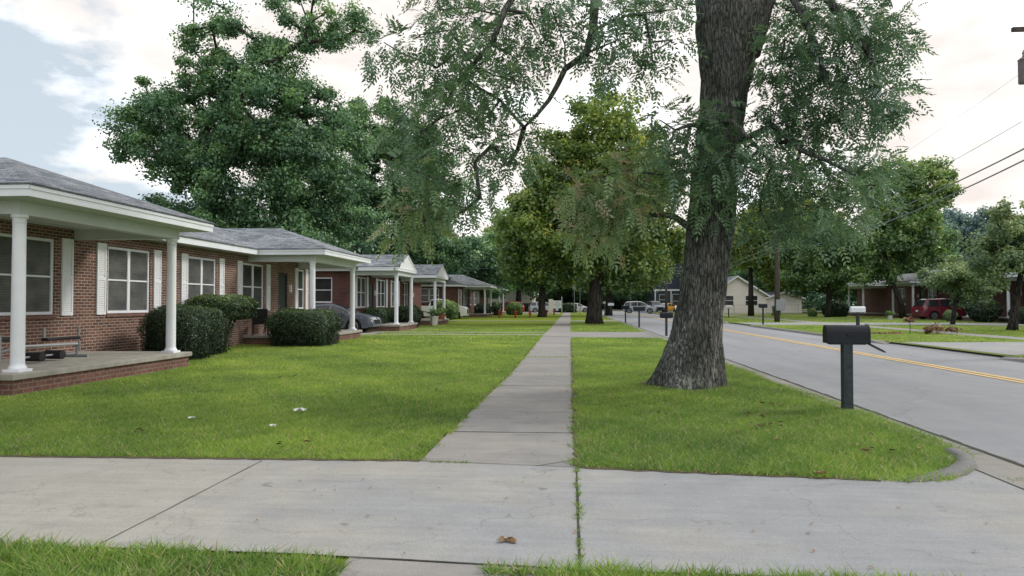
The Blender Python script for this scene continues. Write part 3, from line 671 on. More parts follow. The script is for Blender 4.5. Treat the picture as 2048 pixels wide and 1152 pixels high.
    for a, b in doors:
        mb = MB(); q = WX_-.05
        mb.box(q, q-.05, a, b, SLAB, 2.72)
        fr = MB(); fr.box(WX_-.02, WX_-.05+.003, a, a+.06, SLAB, 2.72).box(WX_-.02, WX_-.047, b-.06, b, SLAB, 2.72).box(WX_-.02, WX_-.047, a+.06, b-.06, 2.64, 2.72)
        d = put('door', mb, M['door']); put('door_frame', fr, M['dark'], d)
        h = MB(); h.box(q+.003, q+.05, a+.12, a+.15, 1.3, 1.42); put('handle', h, M['grey_metal'], d)
        lt = MB(); lt.box(WX_+.002, WX_+.09, b+.14, b+.27, 1.95, 2.25); put('wall_lantern', lt, M['shutter'])
    # main roof (hip)
    e = FZ1+0.01; ym0, ym1 = y0-.5, y1+.5; hx = (EX-BX)/2; rz = e+hx*PITCH; mx = (EX+BX)/2
    def roof_mb(x0, x1, ya, yb, kind, PITCH=PITCH):
        """x0 front eave, x1 back, kind hip_main / hip / gable, thickness skirt"""
        mb = MB(); t = .03
        if kind == 'main':
            A = [(x0, ya, e), (x0, yb, e), (x1, yb, e), (x1, ya, e), ((x0+x1)/2, ya+hx, rz), ((x0+x1)/2, yb-hx, rz)]
            mb.add(A, [(0, 1, 5, 4), (1, 2, 5), (2, 3, 4, 5), (3, 0, 4)])
        else:
            w = (yb-ya)/2; z = e+w*(PITCH if kind == 'hip' else PITCH*0.95); yc = (ya+yb)/2
            xr = x0-w if kind == 'hip' else x0+.0
            A = [(x0, ya, e), (x0, yb, e), (x1, ya, e), (x1, yb, e), (xr, yc, z), (x1, yc, z)]
            mb.add(A, [(0, 4, 5, 2), (1, 3, 5, 4)]+([(0, 1, 4)] if kind == 'hip' else []))
        # edge skirt
        n = 4 if kind == 'main' else 0
        loops = [(0, 1), (1, 2), (2, 3), (3, 0)] if kind == 'main' else ([(0, 1), (0, 2), (1, 3)] if kind == 'hip' else [(0, 2), (1, 3), (0, 4), (4, 1)])
        for a, b in loops:
            p, q = A[a], A[b]; mb.add([p, q, (q[0], q[1], q[2]-t), (p[0], p[1], p[2]-t)], [(0, 1, 2, 3)])
        return mb
    put('roof', roof_mb(EX+.04, BX-.04, ym0-.04, ym1+.04, 'main'), M['shingle'])
    # hip cap shingles lighter ridge line
    f = MB(); f.box(EX-.02, EX, ym0+.0, ym1, FZ0, FZ1-.025); f.box(BX, EX-.02, ym0, ym0+.02, FZ0, FZ1-.025); f.box(BX, EX-.02, ym1-.02, ym1, FZ0, FZ1-.025); f.box(BX, BX+.02, ym0+.02, ym1-.02, FZ0, FZ1-.025)
    put('fascia', f, M['white'])
    s = MB(); s.box(WX_+.003, EX-.02, ym0+.02, ym1-.02, FZ0+.01, FZ0+.03); s.box(BX+.02, WX_+.003, ym0+.02, y0-.003, FZ0+.01, FZ0+.03)
    put('soffit', s, M['soffit'])
    for P in porches:
        ya, yb, kind, cols = P[:4]; px_ = PX if kind == 'hip' else -9.08
        rf = put('porch_roof', roof_mb(px_+.04, -14.15-(1.5 if len(P) > 4 else 0), ya-.04, yb+.04, kind, P[4] if len(P) > 4 else PITCH), M['shingle'])
        f = MB(); f.box(px_-.025, px_, ya, yb, FZ0, FZ1-.025); f.box(EX-.1, px_-.025, ya, ya+.025, FZ0+.002, FZ1-.023); f.box(EX-.1, px_-.025, yb-.025, yb, FZ0+.002, FZ1-.023)
        f.box(px_+.001, px_+.018, ya-.01, yb+.01, FZ1-.09, FZ1-.026)   # drip moulding
        f.box(EX-.1, px_+.018, ya-.018, ya-.001, FZ1-.09, FZ1-.026)
        put('porch_fascia', f, M['white'])
        if kind == 'gable':
            w = (yb-ya)/2; z = e+w*PITCH*0.95; g = MB()
            g.prism([(ya+.02, FZ1-.024), (yb-.02, FZ1-.024), ((ya+yb)/2, z-.04)], 'x', px_-.06, px_-.012)
            g.prism([(ya-.03, FZ1-.02), (ya+.22, FZ1-.02), ((ya+yb)/2-.001, z-.13), ((ya+yb)/2-.001, z-.01)], 'x', px_-.01, px_+.02)
            g.prism([(yb+.03, FZ1-.02), (yb-.22, FZ1-.02), ((ya+yb)/2+.001, z-.13), ((ya+yb)/2+.001, z-.01)], 'x', px_-.01, px_+.02)
            put('gable', g, M['shutter'])
        c = MB(); c.box(WX_+.005, px_-.03, ya+.03, yb-.03, FZ0+.005, FZ0+.025); put('porch_ceiling', c, M['soffit'])
        cx = -9.33; bm = MB(); z0 = 3.0
        bm.box(cx-.11, cx+.11, cols[0]-.13, cols[1]+.13, z0, FZ0+.004); bm.box(WX_+.004, cx-.11, cols[0]-.13, cols[0]+.09, z0+.002, FZ0+.003); bm.box(WX_+.004, cx-.11, cols[1]-.09, cols[1]+.13, z0+.002, FZ0+.003)
        put('beam', bm, M['soffit'])
        sl = MB(); sl.box(WX_+.003, -8.98, cols[0]-.5, cols[1]+.32, SLAB-.10, SLAB); put('porch_slab', sl, M['slab'], bevel=.012)
        sb = MB(); sb.box(WX_+.004, -9.04, cols[0]-.44, cols[1]+.26, -.02, SLAB-.10); put('porch_base', sb, M['brick_base'])
        for yc in cols:
            k = MB(); H = z0-SLAB
            k.box(cx-.15, cx+.15, yc-.15, yc+.15, SLAB, SLAB+.045)
            k.lathe((cx, yc, SLAB), [(.138, .046), (.138, .07), (.118, .1), (.108, .13), (.100, H-.16), (.108, H-.13), (.101, H-.11), (.105, H-.07), (.13, H-.045), (.13, H-.001)], 20)
            put('column', k, M['white'], smooth=False)
    # roof vent pipe and downspout
    v = MB(); v.tube([(-15.0, y0+5, rz-.4), (-15.0, y0+5, rz+.25)], .05, 8); put('vent_pipe', v, M['grey_metal'])
    return root

S = 0.36
wz = (1.24, 2.95)
house('brick_duplex', 'nearest red brick house with white columned porches and grey hip roofs', 'house', 6.0, 31.0,
      [(10.58, 16.42, 'hip', (11.15, 15.72)), (24.28, 30.05, 'hip', (24.75, 29.45))],
      [(12.0, 15.02, *wz, 3, [(15.22, 15.58)]), (16.86, 18.66, *wz, 2, [(16.42, 16.76), (18.80, 19.14)]), (20.62, 22.32, *wz, 2, [(20.2, 20.54), (22.5, 22.82)]),
       (24.25, 25.95, *wz, 2, [(23.8, 24.14), (26.15, 26.48)], True), (29.36, 30.05, *wz, 1, [(28.98, 29.28), (30.14, 30.44)], True), (8.0, 9.4, *wz, 2, [])],
      [(27.3, 28.2)], [])
house('brick_house', 'brick house with two white gabled porches beyond the grey sedan', 'house', 37.3, 54.5,
      [(36.45, 40.95, 'gable', (37.1, 40.6)), (47.1, 51.75, 'gable', (47.9, 51.4))],
      [(37.75, 39.5, *wz, 2, [(37.4, 37.7), (39.55, 39.85)], True), (41.9, 43.7, *wz, 2, [(41.5, 41.82), (43.8, 44.15)], True), (45.3, 46.9, *wz, 2, [(44.95, 45.25), (46.98, 47.3)], True), (48.4, 49.9, *wz, 2, [], True)],
      [(40.1, 41.0), (50.3, 51.2)], [(-14.1, -12.95, 1.52, 2.9)], brick='brick_far', detail=False)
house('brick_bungalow', 'farthest brick house of the row, with hipped porches behind the white pickup', 'house', 72.3, 98.6,
      [(75.6, 82.6, 'hip', (76.4, 81.9)), (91.3, 98.3, 'hip', (92.0, 97.5))],
      [(73.3, 74.6, *wz, 1, [(72.9, 73.2), (74.7, 75.0)], True), (76.8, 79.9, *wz, 3, [(76.4, 76.7)], True), (81.2, 83.0, *wz, 2, [], True), (85, 89, *wz, 4, [(84.6, 84.9), (89.1, 89.4)], True)],
      [(80.1, 81.0), (94, 95)], [(-15.8, -14.75, 1.6, 3.02), (-14.7, -13.65, 1.6, 3.02)], brick='brick_far', detail=False)
# mirrored house across the road : wall plane x=+33.9
house('brick_rowhouse', 'long brick house across the road behind the maroon minivan', 'house', 46, 86,
      [(50.0, 63.0, 'hip', (53.3, 58.4), .23), (66.6, 72.6, 'hip', (67.4, 71.4)), (77.5, 83, 'hip', (78.4, 82.2))],
      [(47.3, 49.6, *wz, 3, [], True), (51.6, 53.4, *wz, 2, [], True), (60, 61.8, *wz, 2, [], True), (63.5, 65.2, *wz, 2, [], True), (68, 69.6, *wz, 2, [], True), (74, 75.6, *wz, 2, [], True)],
      [(54.6, 55.5), (70.2, 71.1)], [(-15.5, -13.5, 1.5, 2.9)], mirror=11.1, brick='brick_far', dz=0.1, detail=False)
sp = MB().box(-11.17, -11.13, 30.62, 30.70, 0.1, 3.2)

def simple_house(name, label, x0, x1, y0, y1, h, ridge, mat, roofmat, wins, axis='y', extras=None, z=0.1):
    root = thing(name, label, 'house', ((x0+x1)/2, (y0+y1)/2, z))
    mb = MB(); xc = (x0+x1)/2
    mb.prism([(x0, z-.1), (x1, z-.1), (x1, h), (xc, ridge), (x0, h)], 'y', y0, y1); mesh_obj('wall', mb, mat, root)
    k = (ridge-h)/(x1-xc); r = MB()
    for s in (-1, 1):
        xe = xc+s*((x1-x0)/2+.45); ze = h-.45*k
        r.add([(xc, y0-.4, ridge+.03), (xe, y0-.4, ze+.03), (xe, y1+.4, ze+.03), (xc, y1+.4, ridge+.03), (xc, y0-.4, ridge+.15), (xe, y0-.4, ze+.15), (xe, y1+.4, ze+.15), (xc, y1+.4, ridge+.15)],
              [(0, 1, 2, 3), (4, 5, 6, 7), (0, 1, 5, 4), (1, 2, 6, 5), (2, 3, 7, 6)])
    mesh_obj('roof', r, roofmat, root)
    t = MB()
    for s in (-1, 1):
        xe = xc+s*((x1-x0)/2+.45); ze = h-.45*k
        t.add([(xc, y0-.42, ridge-.08), (xe, y0-.42, ze-.08), (xe, y0-.42, ze+.13), (xc, y0-.42, ridge+.13), (xc, y0-.46, ridge-.08), (xe, y0-.46, ze-.08), (xe, y0-.46, ze+.13), (xc, y0-.46, ridge+.13)],
              [(0, 1, 2, 3), (4, 5, 6, 7), (0, 1, 5, 4), (2, 3, 7, 6)])
    mesh_obj('rake_trim', t, M['white'], root)
    for (a, b, c, d, n) in wins:
        f = MB(); f.box(a-.06, b+.06, y0-.05, y0-.003, c-.06, c).box(a-.06, b+.06, y0-.05, y0-.003, d, d+.06).box(a-.06, a, y0-.05, y0-.003, c, d).box(b, b+.06, y0-.05, y0-.003, c, d)
        for i in range(1, n): f.box(a+(b-a)*i/n-.05, a+(b-a)*i/n+.05, y0-.05, y0-.004, c, d)
        f.box(a, b, y0-.045, y0-.005, (c+d)/2-.03, (c+d)/2+.03)
        w = mesh_obj('window', f, M['white'], root); p = MB().box(a, b, y0-.02, y0-.004, c, d); mesh_obj('pane', p, M['pane_dark'], w)
    return root
simple_house('beige_house', 'beige gable-fronted house across the road beyond the utility pole', 18.3, 25.9, 95, 108, 2.55, 5.0, M['beige'], M['shingle'],
             [(18.7, 21.6, 1.2, 2.45, 2), (23.2, 24.7, 1.2, 2.45, 2)])
simple_house('beige_garage', 'low beige building just right of the gabled beige house', 27.2, 32, 100, 108, 2.2, 3.0, M['beige'], M['shingle'], [])
r = simple_house('slate_house', 'dark slate blue two storey house behind the big tree trunk', 15.6, 25.5, 132, 144, 8.2, 10.5, M['slate'], M['shingle'],
             [(16.6, 17.6, 1.2, 3.0, 1), (19.0, 20.3, .6, 3.1, 1), (17.5, 18.7, 5.2, 7.0, 1), (21, 22.2, 5.2, 7.0, 1)])
b = MB().box(15.5, 25.6, 131.85, 131.99, 3.75, 4.05); mesh_obj('belt_trim', b, M['white'], r)
b = MB()
for x in (15.7, 18.6, 21): b.box(x, x+.18, 131.8, 131.98, 0.1, 3.74)
mesh_obj('porch_posts', b, M['white'], r)
simple_house('cream_building', 'cream building with a hipped grey roof left of the far parking lot', -14.5, -6.6, 124, 136, 3.6, 5.6, M['beige'], M['shingle'], [(-9.6, -8.6, 1.2, 2.4, 1)], z=0.0)
simple_house('grey_outbuilding', 'small grey house roof glimpsed behind the brick row', -22.5, -17.5, 66, 72, 3.2, 5.3, M['beige'], M['shingle'], [])

# ------------------------------------------------------------------ hedges
def bush(name, label, c, r, mat=None, n=9000, L=0.05, seed=1, boxy=0.5, skirt=0.0, core=True, cat='bush', tb=0.0, group=None):
    rng = np.random.default_rng(seed); root = thing(name, label, cat, (c[0], c[1], c[2]-r[2]), group=group)
    d = rng.normal(size=(n, 3)); d /= np.linalg.norm(d, axis=1)[:, None]
    pw = 2+5*boxy; q = np.abs(d)/(np.abs(d)**pw).sum(1)[:, None]**(1/pw)
    bmp = 1+0.05*np.sin(d[:, 0]*7+seed)+0.05*np.sin(d[:, 1]*9+2)+0.04*np.sin(d[:, 2]*8)+0.035*np.sin(d[:, 0]*23)*np.sin(d[:, 1]*21+d[:, 2]*19)
    s = np.sign(d)*q*bmp[:, None]*(0.90+0.13*rng.random(n))[:, None]
    if skirt: s[:, 0:2] *= (1-skirt*np.clip(-s[:, 2], 0, 1)**1.3)[:, None]
    P = np.array(c)+s*np.array(r)
    nrm = d+rng.normal(size=(n, 3))*0.7; nrm /= np.linalg.norm(nrm, axis=1)[:, None]
    a = rng.normal(size=(n, 3)); u = np.cross(nrm, a); u /= np.linalg.norm(u, axis=1)[:, None]; w = np.cross(nrm, u)
    k = (0.6+0.9*rng.random(n))[:, None]; u = u*L/2*k; w = w*L*.3*k
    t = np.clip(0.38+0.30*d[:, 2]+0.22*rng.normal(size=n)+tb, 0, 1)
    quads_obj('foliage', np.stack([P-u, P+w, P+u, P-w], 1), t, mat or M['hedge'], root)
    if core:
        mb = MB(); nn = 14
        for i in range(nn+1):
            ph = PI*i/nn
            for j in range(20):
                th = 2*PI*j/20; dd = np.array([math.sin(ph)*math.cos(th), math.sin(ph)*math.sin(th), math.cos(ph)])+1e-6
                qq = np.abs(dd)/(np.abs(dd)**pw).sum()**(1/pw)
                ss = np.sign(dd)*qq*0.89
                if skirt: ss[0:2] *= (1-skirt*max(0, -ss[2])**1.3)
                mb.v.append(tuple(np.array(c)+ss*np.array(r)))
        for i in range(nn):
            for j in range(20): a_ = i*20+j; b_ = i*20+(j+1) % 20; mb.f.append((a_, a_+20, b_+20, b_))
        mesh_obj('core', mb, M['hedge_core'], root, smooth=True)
    return root
bush('boxwood_shrub', 'clipped dark shrub right behind the porch column of the nearest house', (-10.38, 17.85, .69), (.72, .72, .70), seed=2, boxy=.75, n=34000, L=.034, tb=-.08)
bush('small_shrub', 'smaller green shrub tucked right of the clipped dark shrub', (-10.65, 19.6, .66), (.6, .7, .66), seed=3, boxy=.4, n=20000, L=.034)
bush('rounded_hedge', 'broad dark rounded hedge in front of the second porch', (-9.35, 24.0, .60), (1.08, .95, .63), seed=4, boxy=.75, n=42000, L=.038, tb=.0, skirt=.1)
# umbrella shrub on thin stems
root = bush('umbrella_shrub', 'flat topped shrub on thin stems between the two porches', (-10.75, 20.9, 1.36), (.88, .9, .36), seed=5, boxy=.35, n=26000, L=.042, tb=.16)
mb = MB(); rr = random.Random(4)
for k in range(7):
    a = rr.uniform(0, 6.28); mb.tube([(-10.75+rr.uniform(-.1, .1), 20.9+rr.uniform(-.1, .1), 0), (-10.75+.25*math.cos(a), 20.9+.25*math.sin(a), .6), (-10.75+.6*math.cos(a), 20.9+.6*math.sin(a), 1.25)], [.03, .022, .012], 6)
mesh_obj('stems', mb, M['bark2'], root)
bush('door_shrub', 'dark shrub beside the first gabled porch column', (-9.75, 41.9, .62), (.7, .8, .66), seed=6, boxy=.4, n=9000, L=.09, skirt=.3)
bush('wall_hedge', 'low dark hedge under the gabled house window', (-11.0, 42.6, .62), (.6, 1.5, .5), seed=7, boxy=.5, n=9000, L=.09)
bush('corner_hedge', 'low hedge behind the parked sedan', (-10.9, 38.6, .75), (.6, .8, .45), seed=17, boxy=.5, n=7000, L=.09)
bush('porch_plant', 'leafy potted plant mass near the white pickup', (-9.9, 55.5, .9), (.9, 1.1, .75), seed=8, boxy=.2, n=9000, L=.13, mat=M['l_mid'])
bush('round_bush', 'round bush on the lawn by the farthest white columns', (-7.0, 88, .72), (.95, 1.0, .78), seed=9, boxy=.2, n=9000, L=.16, mat=M['l_mid'], tb=-.1)
bush('far_bush', 'dark bush at the foot of the farthest porch', (-9.3, 86, .7), (.9, 1.2, .8), seed=10, boxy=.2, n=6000, L=.16)
bush('sign_hedge', 'low dark hedge behind the office sign board', (-.9, 112, .6), (1.9, 1.0, .8), seed=11, boxy=.4, n=6000, L=.2)
bush('lot_hedge', 'long low hedge at the back of the far parking lot', (-8.5, 121, .7), (6, 1.0, .7), seed=12, boxy=.6, n=9000, L=.22)
bush('porch_foliage', 'shrubs filling the farthest house porch bed', (-9.9, 79.5, .7), (.8, 2.6, .65), seed=18, boxy=.3, n=8000, L=.14)
# right side bushes
bush('vase_shrub', 'dark vase shaped shrub on the porch bed across the road', (30.0, 53.5, .9), (.95, .95, .8), seed=13, boxy=.3, n=9000, L=.13, skirt=.45)
bush('box_hedge', 'square clipped hedge at the far right porch', (30.2, 49.4, .65), (.62, .7, .52), seed=14, boxy=.7, n=8000, L=.12)
bush('round_shrub', 'round dark shrub across the road beside the thin tree', (26.6, 73, .85), (1.05, 1.2, .8), seed=15, boxy=.2, n=9000, L=.14)
bush('lawn_shrub', 'small yellowish shrub in front of the maroon minivan', (28.9, 56.0, .5), (.42, .42, .42), seed=16, boxy=.1, n=5000, L=.14, mat=M['l_pale'], skirt=.5)
bush('pale_shrub', 'tiny pale shrub on the far lawn left of the thin tree', (24.4, 73, .5), (.4, .4, .42), seed=19, boxy=.1, n=3000, L=.14, mat=M['l_pale'])

# ------------------------------------------------------------------ the big near tree
def big_tree():
    rng = np.random.default_rng(21); base = (2.12, 13.05, 0)
    root = thing('street_tree', 'huge leaning tree with furrowed lichen-spotted trunk between sidewalk and road', 'tree', base)
    sec = [(-0.08, 2.10, .70), (0.0, 2.10, .67), (.12, 2.145, .645), (.28, 2.17, .60), (.44, 2.19, .56), (.87, 2.28, .465), (1.3, 2.34, .42), (1.73, 2.42, .405), (2.16, 2.48, .405), (2.6, 2.53, .41), (3.02, 2.58, .42), (3.6, 2.63, .405), (4.3, 2.69, .395), (5.0, 2.79, .40), (5.4, 2.84, .42), (5.9, 2.89, .49), (6.3, 2.95, .58), (6.7, 2.99, .66), (7.0, 3.03, .62)]
    Z = np.array([s[0] for s in sec]); CX = np.array([s[1] for s in sec]); R = np.array([s[2] for s in sec])
    nz, na = 220, 120; zs = np.linspace(-.08, 7.0, nz); th = np.linspace(0, 2*PI, na, endpoint=False)
    T, ZZ = np.meshgrid(th, zs); cx = np.interp(ZZ, Z, CX); r = np.interp(ZZ, Z, R)
    fl = np.exp(-np.maximum(ZZ, 0)/.30)*(.6-.4*np.cos(T))
    r = r*(1+0.16*fl*np.cos(4*T+.6)+0.13*fl*np.cos(7*T+2)+.06*fl*np.cos(13*T)+.03*np.cos(3*T+ZZ*.6)+.02*np.cos(5*T-ZZ))
    ph = 1.3*np.sin(ZZ*1.7+T*2)+.8*np.sin(ZZ*4.3+T*3+1)+.5*np.sin(ZZ*9.1-T*5)
    ridge = np.abs(np.sin(13*T+ph))**.7*(.75+.25*np.sin(ZZ*6.1+T*9))
    r = r+0.036*(ridge-.6)+0.008*np.sin(29*T+ph*2+ZZ*11)
    ysc = 1-.12*(ZZ > 5.4)*np.clip((ZZ-5.4)/1.2, 0, 1)*1.8
    X = cx+r*np.cos(T); Y = 13.05+r*np.sin(T)*ysc
    mb = MB(); mb.v = list(map(tuple, np.stack([X, Y, ZZ], -1).reshape(-1, 3)))
    for i in range(nz-1):
        for k in range(na): a = i*na+k; b = i*na+(k+1) % na; mb.f.append((a, b, b+na, a+na))
    # surface roots
    # stems above the fork
    L1 = [(2.80, 13.05, 5.9), (2.70, 13.05, 6.9), (2.55, 13.0, 8.2), (2.2, 12.7, 10), (1.7, 12.5, 12), (1.4, 12.6, 14)]
    L2 = [(3.15, 13.05, 6.1), (3.40, 13.1, 7.1), (3.75, 13.2, 8.3), (4.3, 13.5, 10), (5.0, 13.8, 12), (5.4, 14, 14)]
    mb.tube(L1, [.34, .37, .33, .27, .19, .1], 20); mb.tube(L2, [.34, .36, .30, .24, .17, .09], 20)
    # knot hole rim on the right stem
    S_ = spot
    hang = [np.array([2.5, 12.95, 8.4]), S_(1320, -150, 12.7), S_(1240, -60, 12.4), S_(1190, -5, 12.2), S_(1186, 60, 12.1), S_(1172, 108, 12), S_(1130, 138, 12), S_(1115, 170, 12), S_(1098, 200, 12), S_(1075, 228, 11.9), S_(1048, 255, 11.9)]
    mb.tube(hang, [.13, .11, .095, .085, .075, .062, .052, .046, .04, .033, .022], 10)
    hang2 = [S_(1240, -60, 12.4), S_(1080, -90, 11.8), S_(1010, 20, 11.6), S_(985, 85, 11.6), S_(945, 130, 11.5), S_(905, 180, 11.4), S_(880, 235, 11.3)]
    mb.tube(hang2, [.08, .07, .055, .045, .035, .025, .015], 8)
    low = [np.array([2.30, 12.9, 2.85]), S_(1372, 450, 12.75), S_(1350, 434, 12.7), S_(1318, 428, 12.6), S_(1290, 436, 12.5), S_(1270, 446, 12.4), S_(1225, 450, 12.3)]
    mb.tube(low, [.085, .07, .055, .045, .04, .034, .02], 10)
    low2 = [S_(1290, 436, 12.5), S_(1278, 455, 12.4), S_(1262, 470, 12.3)]; mb.tube(low2, [.035, .03, .02], 8)
    rt = [np.array([3.0, 13.0, 4.4]), S_(1545, 250, 12.6), S_(1600, 300, 12.3), S_(1650, 320, 12.2), S_(1710, 350, 12.1)]; mb.tube(rt, [.07, .055, .04, .03, .02], 8)
    rt2 = [np.array([3.6, 13.1, 7.9]), S_(1640, -20, 12.8), S_(1690, 40, 12.6), S_(1740, 110, 12.5), S_(1760, 180, 12.4)]; mb.tube(rt2, [.1, .08, .06, .045, .025], 8)
    rt3 = [np.array([3.6, 13.1, 7.9]), S_(1600, 20, 12.4), S_(1640, 110, 12.2), S_(1650, 170, 12.1)]; mb.tube(rt3, [.07, .06, .04, .025], 8)
    # foliage clusters: (px, py, radius m, depth, tint bias, density)
    cl = []
    A = lambda px, py, r, Y, tb=0., dn=1.: cl.append((S_(px, py, Y), r, tb, dn))
    for p in [(768, 85, .35), (800, 105, .4), (770, 135, .3), (835, 70, .4), (880, 20, .45), (935, 15, .5), (900, 60, .5), (955, 60, .5), (1000, 30, .5), (1050, 25, .5), (1105, 20, .5), (1150, 45, .45),
              (1010, 85, .5), (960, 105, .55), (905, 110, .5), (875, 135, .5), (905, 165, .5), (880, 190, .45), (930, 160, .5), (985, 150, .5), (1035, 120, .5), (1080, 75, .45), (1130, 90, .4), (1050, 165, .35),
              (1225, 30, .45), (1290, 30, .4), (1340, 20, .4), (1235, 80, .4), (1300, 85, .4), (1345, 80, .35), (1215, 130, .4), (1265, 130, .45), (1310, 155, .35), (1200, 90, .35),
              (860, 225, .5), (820, 215, .4), (900, 230, .5), (845, 265, .45), (810, 280, .45), (790, 250, .35), (880, 290, .4), (940, 215, .4), (975, 235, .4), (1000, 200, .4), (1020, 270, .45), (985, 290, .45), (1035, 300, .4), (950, 325, .4), (1015, 330, .4)]:
        A(p[0], p[1], p[2], rng.uniform(10.8, 12.6), -.02, .64)
    for p in [(825, 340, .4), (850, 330, .4), (800, 320, .35), (840, 300, .35), (930, 370, .4), (905, 400, .35), (960, 395, .35), (925, 425, .3), (880, 360, .3)]: A(p[0], p[1], p[2], rng.uniform(10.8, 12.2), .06, .7)
    for p in [(820, 395, .35), (845, 420, .4), (810, 435, .38), (850, 455, .35), (800, 460, .3), (870, 400, .3)]: A(p[0], p[1], p[2], 11.5, .36, .75)
    for p in [(1160, 375, .4), (1195, 360, .45), (1240, 340, .4), (1290, 330, .45), (1205, 400, .5), (1170, 430, .4), (1250, 385, .45), (1225, 430, .45), (1270, 420, .4), (1300, 380, .45), (1170, 470, .35), (1215, 475, .35), (1330, 350, .4)]:
        A(p[0], p[1], p[2], rng.uniform(11.6, 13), .37, .85)
    for p in [(1320, 240, .35), (1350, 260, .4), (1335, 300, .4), (1380, 250, .4), (1370, 300, .45), (1395, 340, .45), (1345, 340, .4), (1420, 260, .45), (1450, 300, .45), (1425, 330, .45), (1460, 360, .45), (1410, 390, .4), (1445, 410, .4), (1370, 390, .35), (1480, 330, .4), (1460, 240, .35)]:
        A(p[0], p[1], p[2], rng.uniform(11.3, 12.3), .0, .62)
    for p in [(1570, 20, .45), (1620, 30, .5), (1670, 15, .5), (1720, 25, .5), (1770, 25, .5), (1780, 70, .45), (1795, 100, .35), (1740, 80, .45), (1680, 70, .5), (1620, 80, .5), (1570, 80, .45), (1560, 130, .45), (1610, 140, .5), (1660, 130, .5), (1700, 150, .4), (1745, 140, .4), (1770, 185, .45), (1800, 195, .3), (1745, 200, .45), (1715, 225, .4), (1755, 230, .35), (1670, 190, .5), (1610, 195, .5), (1560, 190, .45), (1540, 240, .45), (1590, 240, .45), (1640, 230, .45), (1530, 130, .35)]:
        A(p[0], p[1], p[2], rng.uniform(11.8, 13.4), -.05, .95)
    for p in [(1520, 300, .45), (1560, 285, .45), (1605, 285, .45), (1545, 330, .5), (1590, 340, .5), (1640, 320, .5), (1690, 320, .45), (1730, 330, .4), (1755, 310, .3), (1660, 360, .5), (1710, 370, .5), (1750, 370, .4), (1620, 385, .5), (1570, 385, .5), (1525, 375, .45), (1520, 420, .4), (1570, 430, .45), (1620, 430, .45), (1670, 410, .5), (1710, 410, .45), (1690, 445, .35), (1540, 460, .35), (1600, 465, .35), (1650, 460, .35)]:
        A(p[0], p[1], p[2], rng.uniform(11.8, 13.2), .0, .78)
    n_vis = len(cl)
    for _ in range(130):    # the rest of the crown above the picture
        a = rng.uniform(0, 2*PI); q = rng.uniform(.2, 1)**.6; c = np.array([2.5+6.5*q*math.cos(a), 13.4+5.5*q*math.sin(a), rng.uniform(8.9, 15)]); cl.append((c, rng.uniform(.6, .9), 0, .5))
    targets = [c for c, *_ in cl]
    nodes = [(p, 0) for p in ([L1[2]]+hang[1:]+hang2[1:]+low[2:]+[low2[-1]]+rt[1:]+rt2[1:]+rt3[1:]+L1[3:]+L2[2:]+[(2.7, 12.75, 4.6), (2.6, 12.7, 3.6)])]
    skeleton(mb, nodes, targets, .0095, .05, rng, step=.5, n=5)
    mesh_obj('trunk', mb, M['bark'], root, smooth=True)
    # compound leaves: rachis with leaflets
    Vs = []; Ts = []
    K = 11; 
    for c, r, tb, dn in cl:
        n = int(58*dn*(r/.45)**2); d = rng.normal(size=(n, 3)); d /= np.linalg.norm(d, axis=1)[:, None]
        P = c+d*(r*1.08*rng.random(n)**.45)[:, None]*np.array([1, 1, .8])
        ax = d*.9+rng.normal(size=(n, 3))*.5+np.array([0, 0, -.35]); ax /= np.linalg.norm(ax, axis=1)[:, None]
        up = np.array([0, 0, 1.])+rng.normal(size=(n, 3))*.5; sd = np.cross(ax, up); sd /= np.linalg.norm(sd, axis=1)[:, None]; nn = np.cross(sd, ax)
        RL = rng.uniform(.22, .35, n); t0 = np.clip(.36+tb+.14*rng.normal(size=n), 0, 1)
        for k in range(K):
            side = 0 if k == K-1 else (1 if k % 2 else -1); f = .2+.8*(k//2)/(K//2)
            o = P+ax*(RL*f)[:, None]-np.array([0, 0, 1])*(RL*f*f*.35)[:, None]
            ld = ax*(.55 if side else 1)+sd*side*.85-np.array([0, 0, .2]); ld /= np.linalg.norm(ld, axis=1)[:, None]
            ll = (rng.uniform(.075, .118, n))[:, None]; lw = np.cross(ld, nn); lw = lw/(np.linalg.norm(lw, axis=1)[:, None]+1e-6)*ll*.19
            Vs.append(np.stack([o, o+ld*ll*.45+lw, o+ld*ll, o+ld*ll*.45-lw], 1)); Ts.append(np.clip(t0+.06*rng.normal(size=n), 0, 1))
    quads_obj('crown', np.concatenate(Vs), np.concatenate(Ts), M['l_near'], root)
    ds = MB()
    return root
big_tree()

# ------------------------------------------------------------------ other trees
# street trees along the sidewalk
make_tree('maple_tree', 'broad street tree on the verge beyond the first, trunk dark and forked', 'tree', (1.72, 50.4, 0),
          [(0, 0, -.1, .75), (0, 0, .5, .6), (.05, 0, 1.6, .52), (.2, 0, 3.2, .5), (.25, 0, 4.6, .42), (.3, 0, 6.0, .28)],
          [(-1.0, 0, 7.2, 6.0, 4.5, 3.2), (1.5, 0, 9.5, 4.6, 4, 3.5), (-3.0, 0, 9.0, 3.2, 3, 2.6), (.6, 0, 13.2, 3.4, 3, 3.3), (-2.6, 0, 11.2, 3.0, 3, 2.4), (3.6, 0, 11.4, 2.8, 3, 2.8), (0.3, 0, 15.0, 2.4, 2, 1.9), (-4.3, 1, 5.2, 2.6, 3, 2.2), (4.2, 1, 5.6, 3.0, 3, 2.4), (0, 0, 4.6, 4.5, 3, 1.3), (2.6, 1, 3.9, 2.2, 3, 1.2), (-2.4, 1, 3.8, 2.0, 3, 1.0)],
          380, 320, .25, .16, M['l_yel'], M['bark2'], 31, (.6, 1.25), tint_bias=-.10)
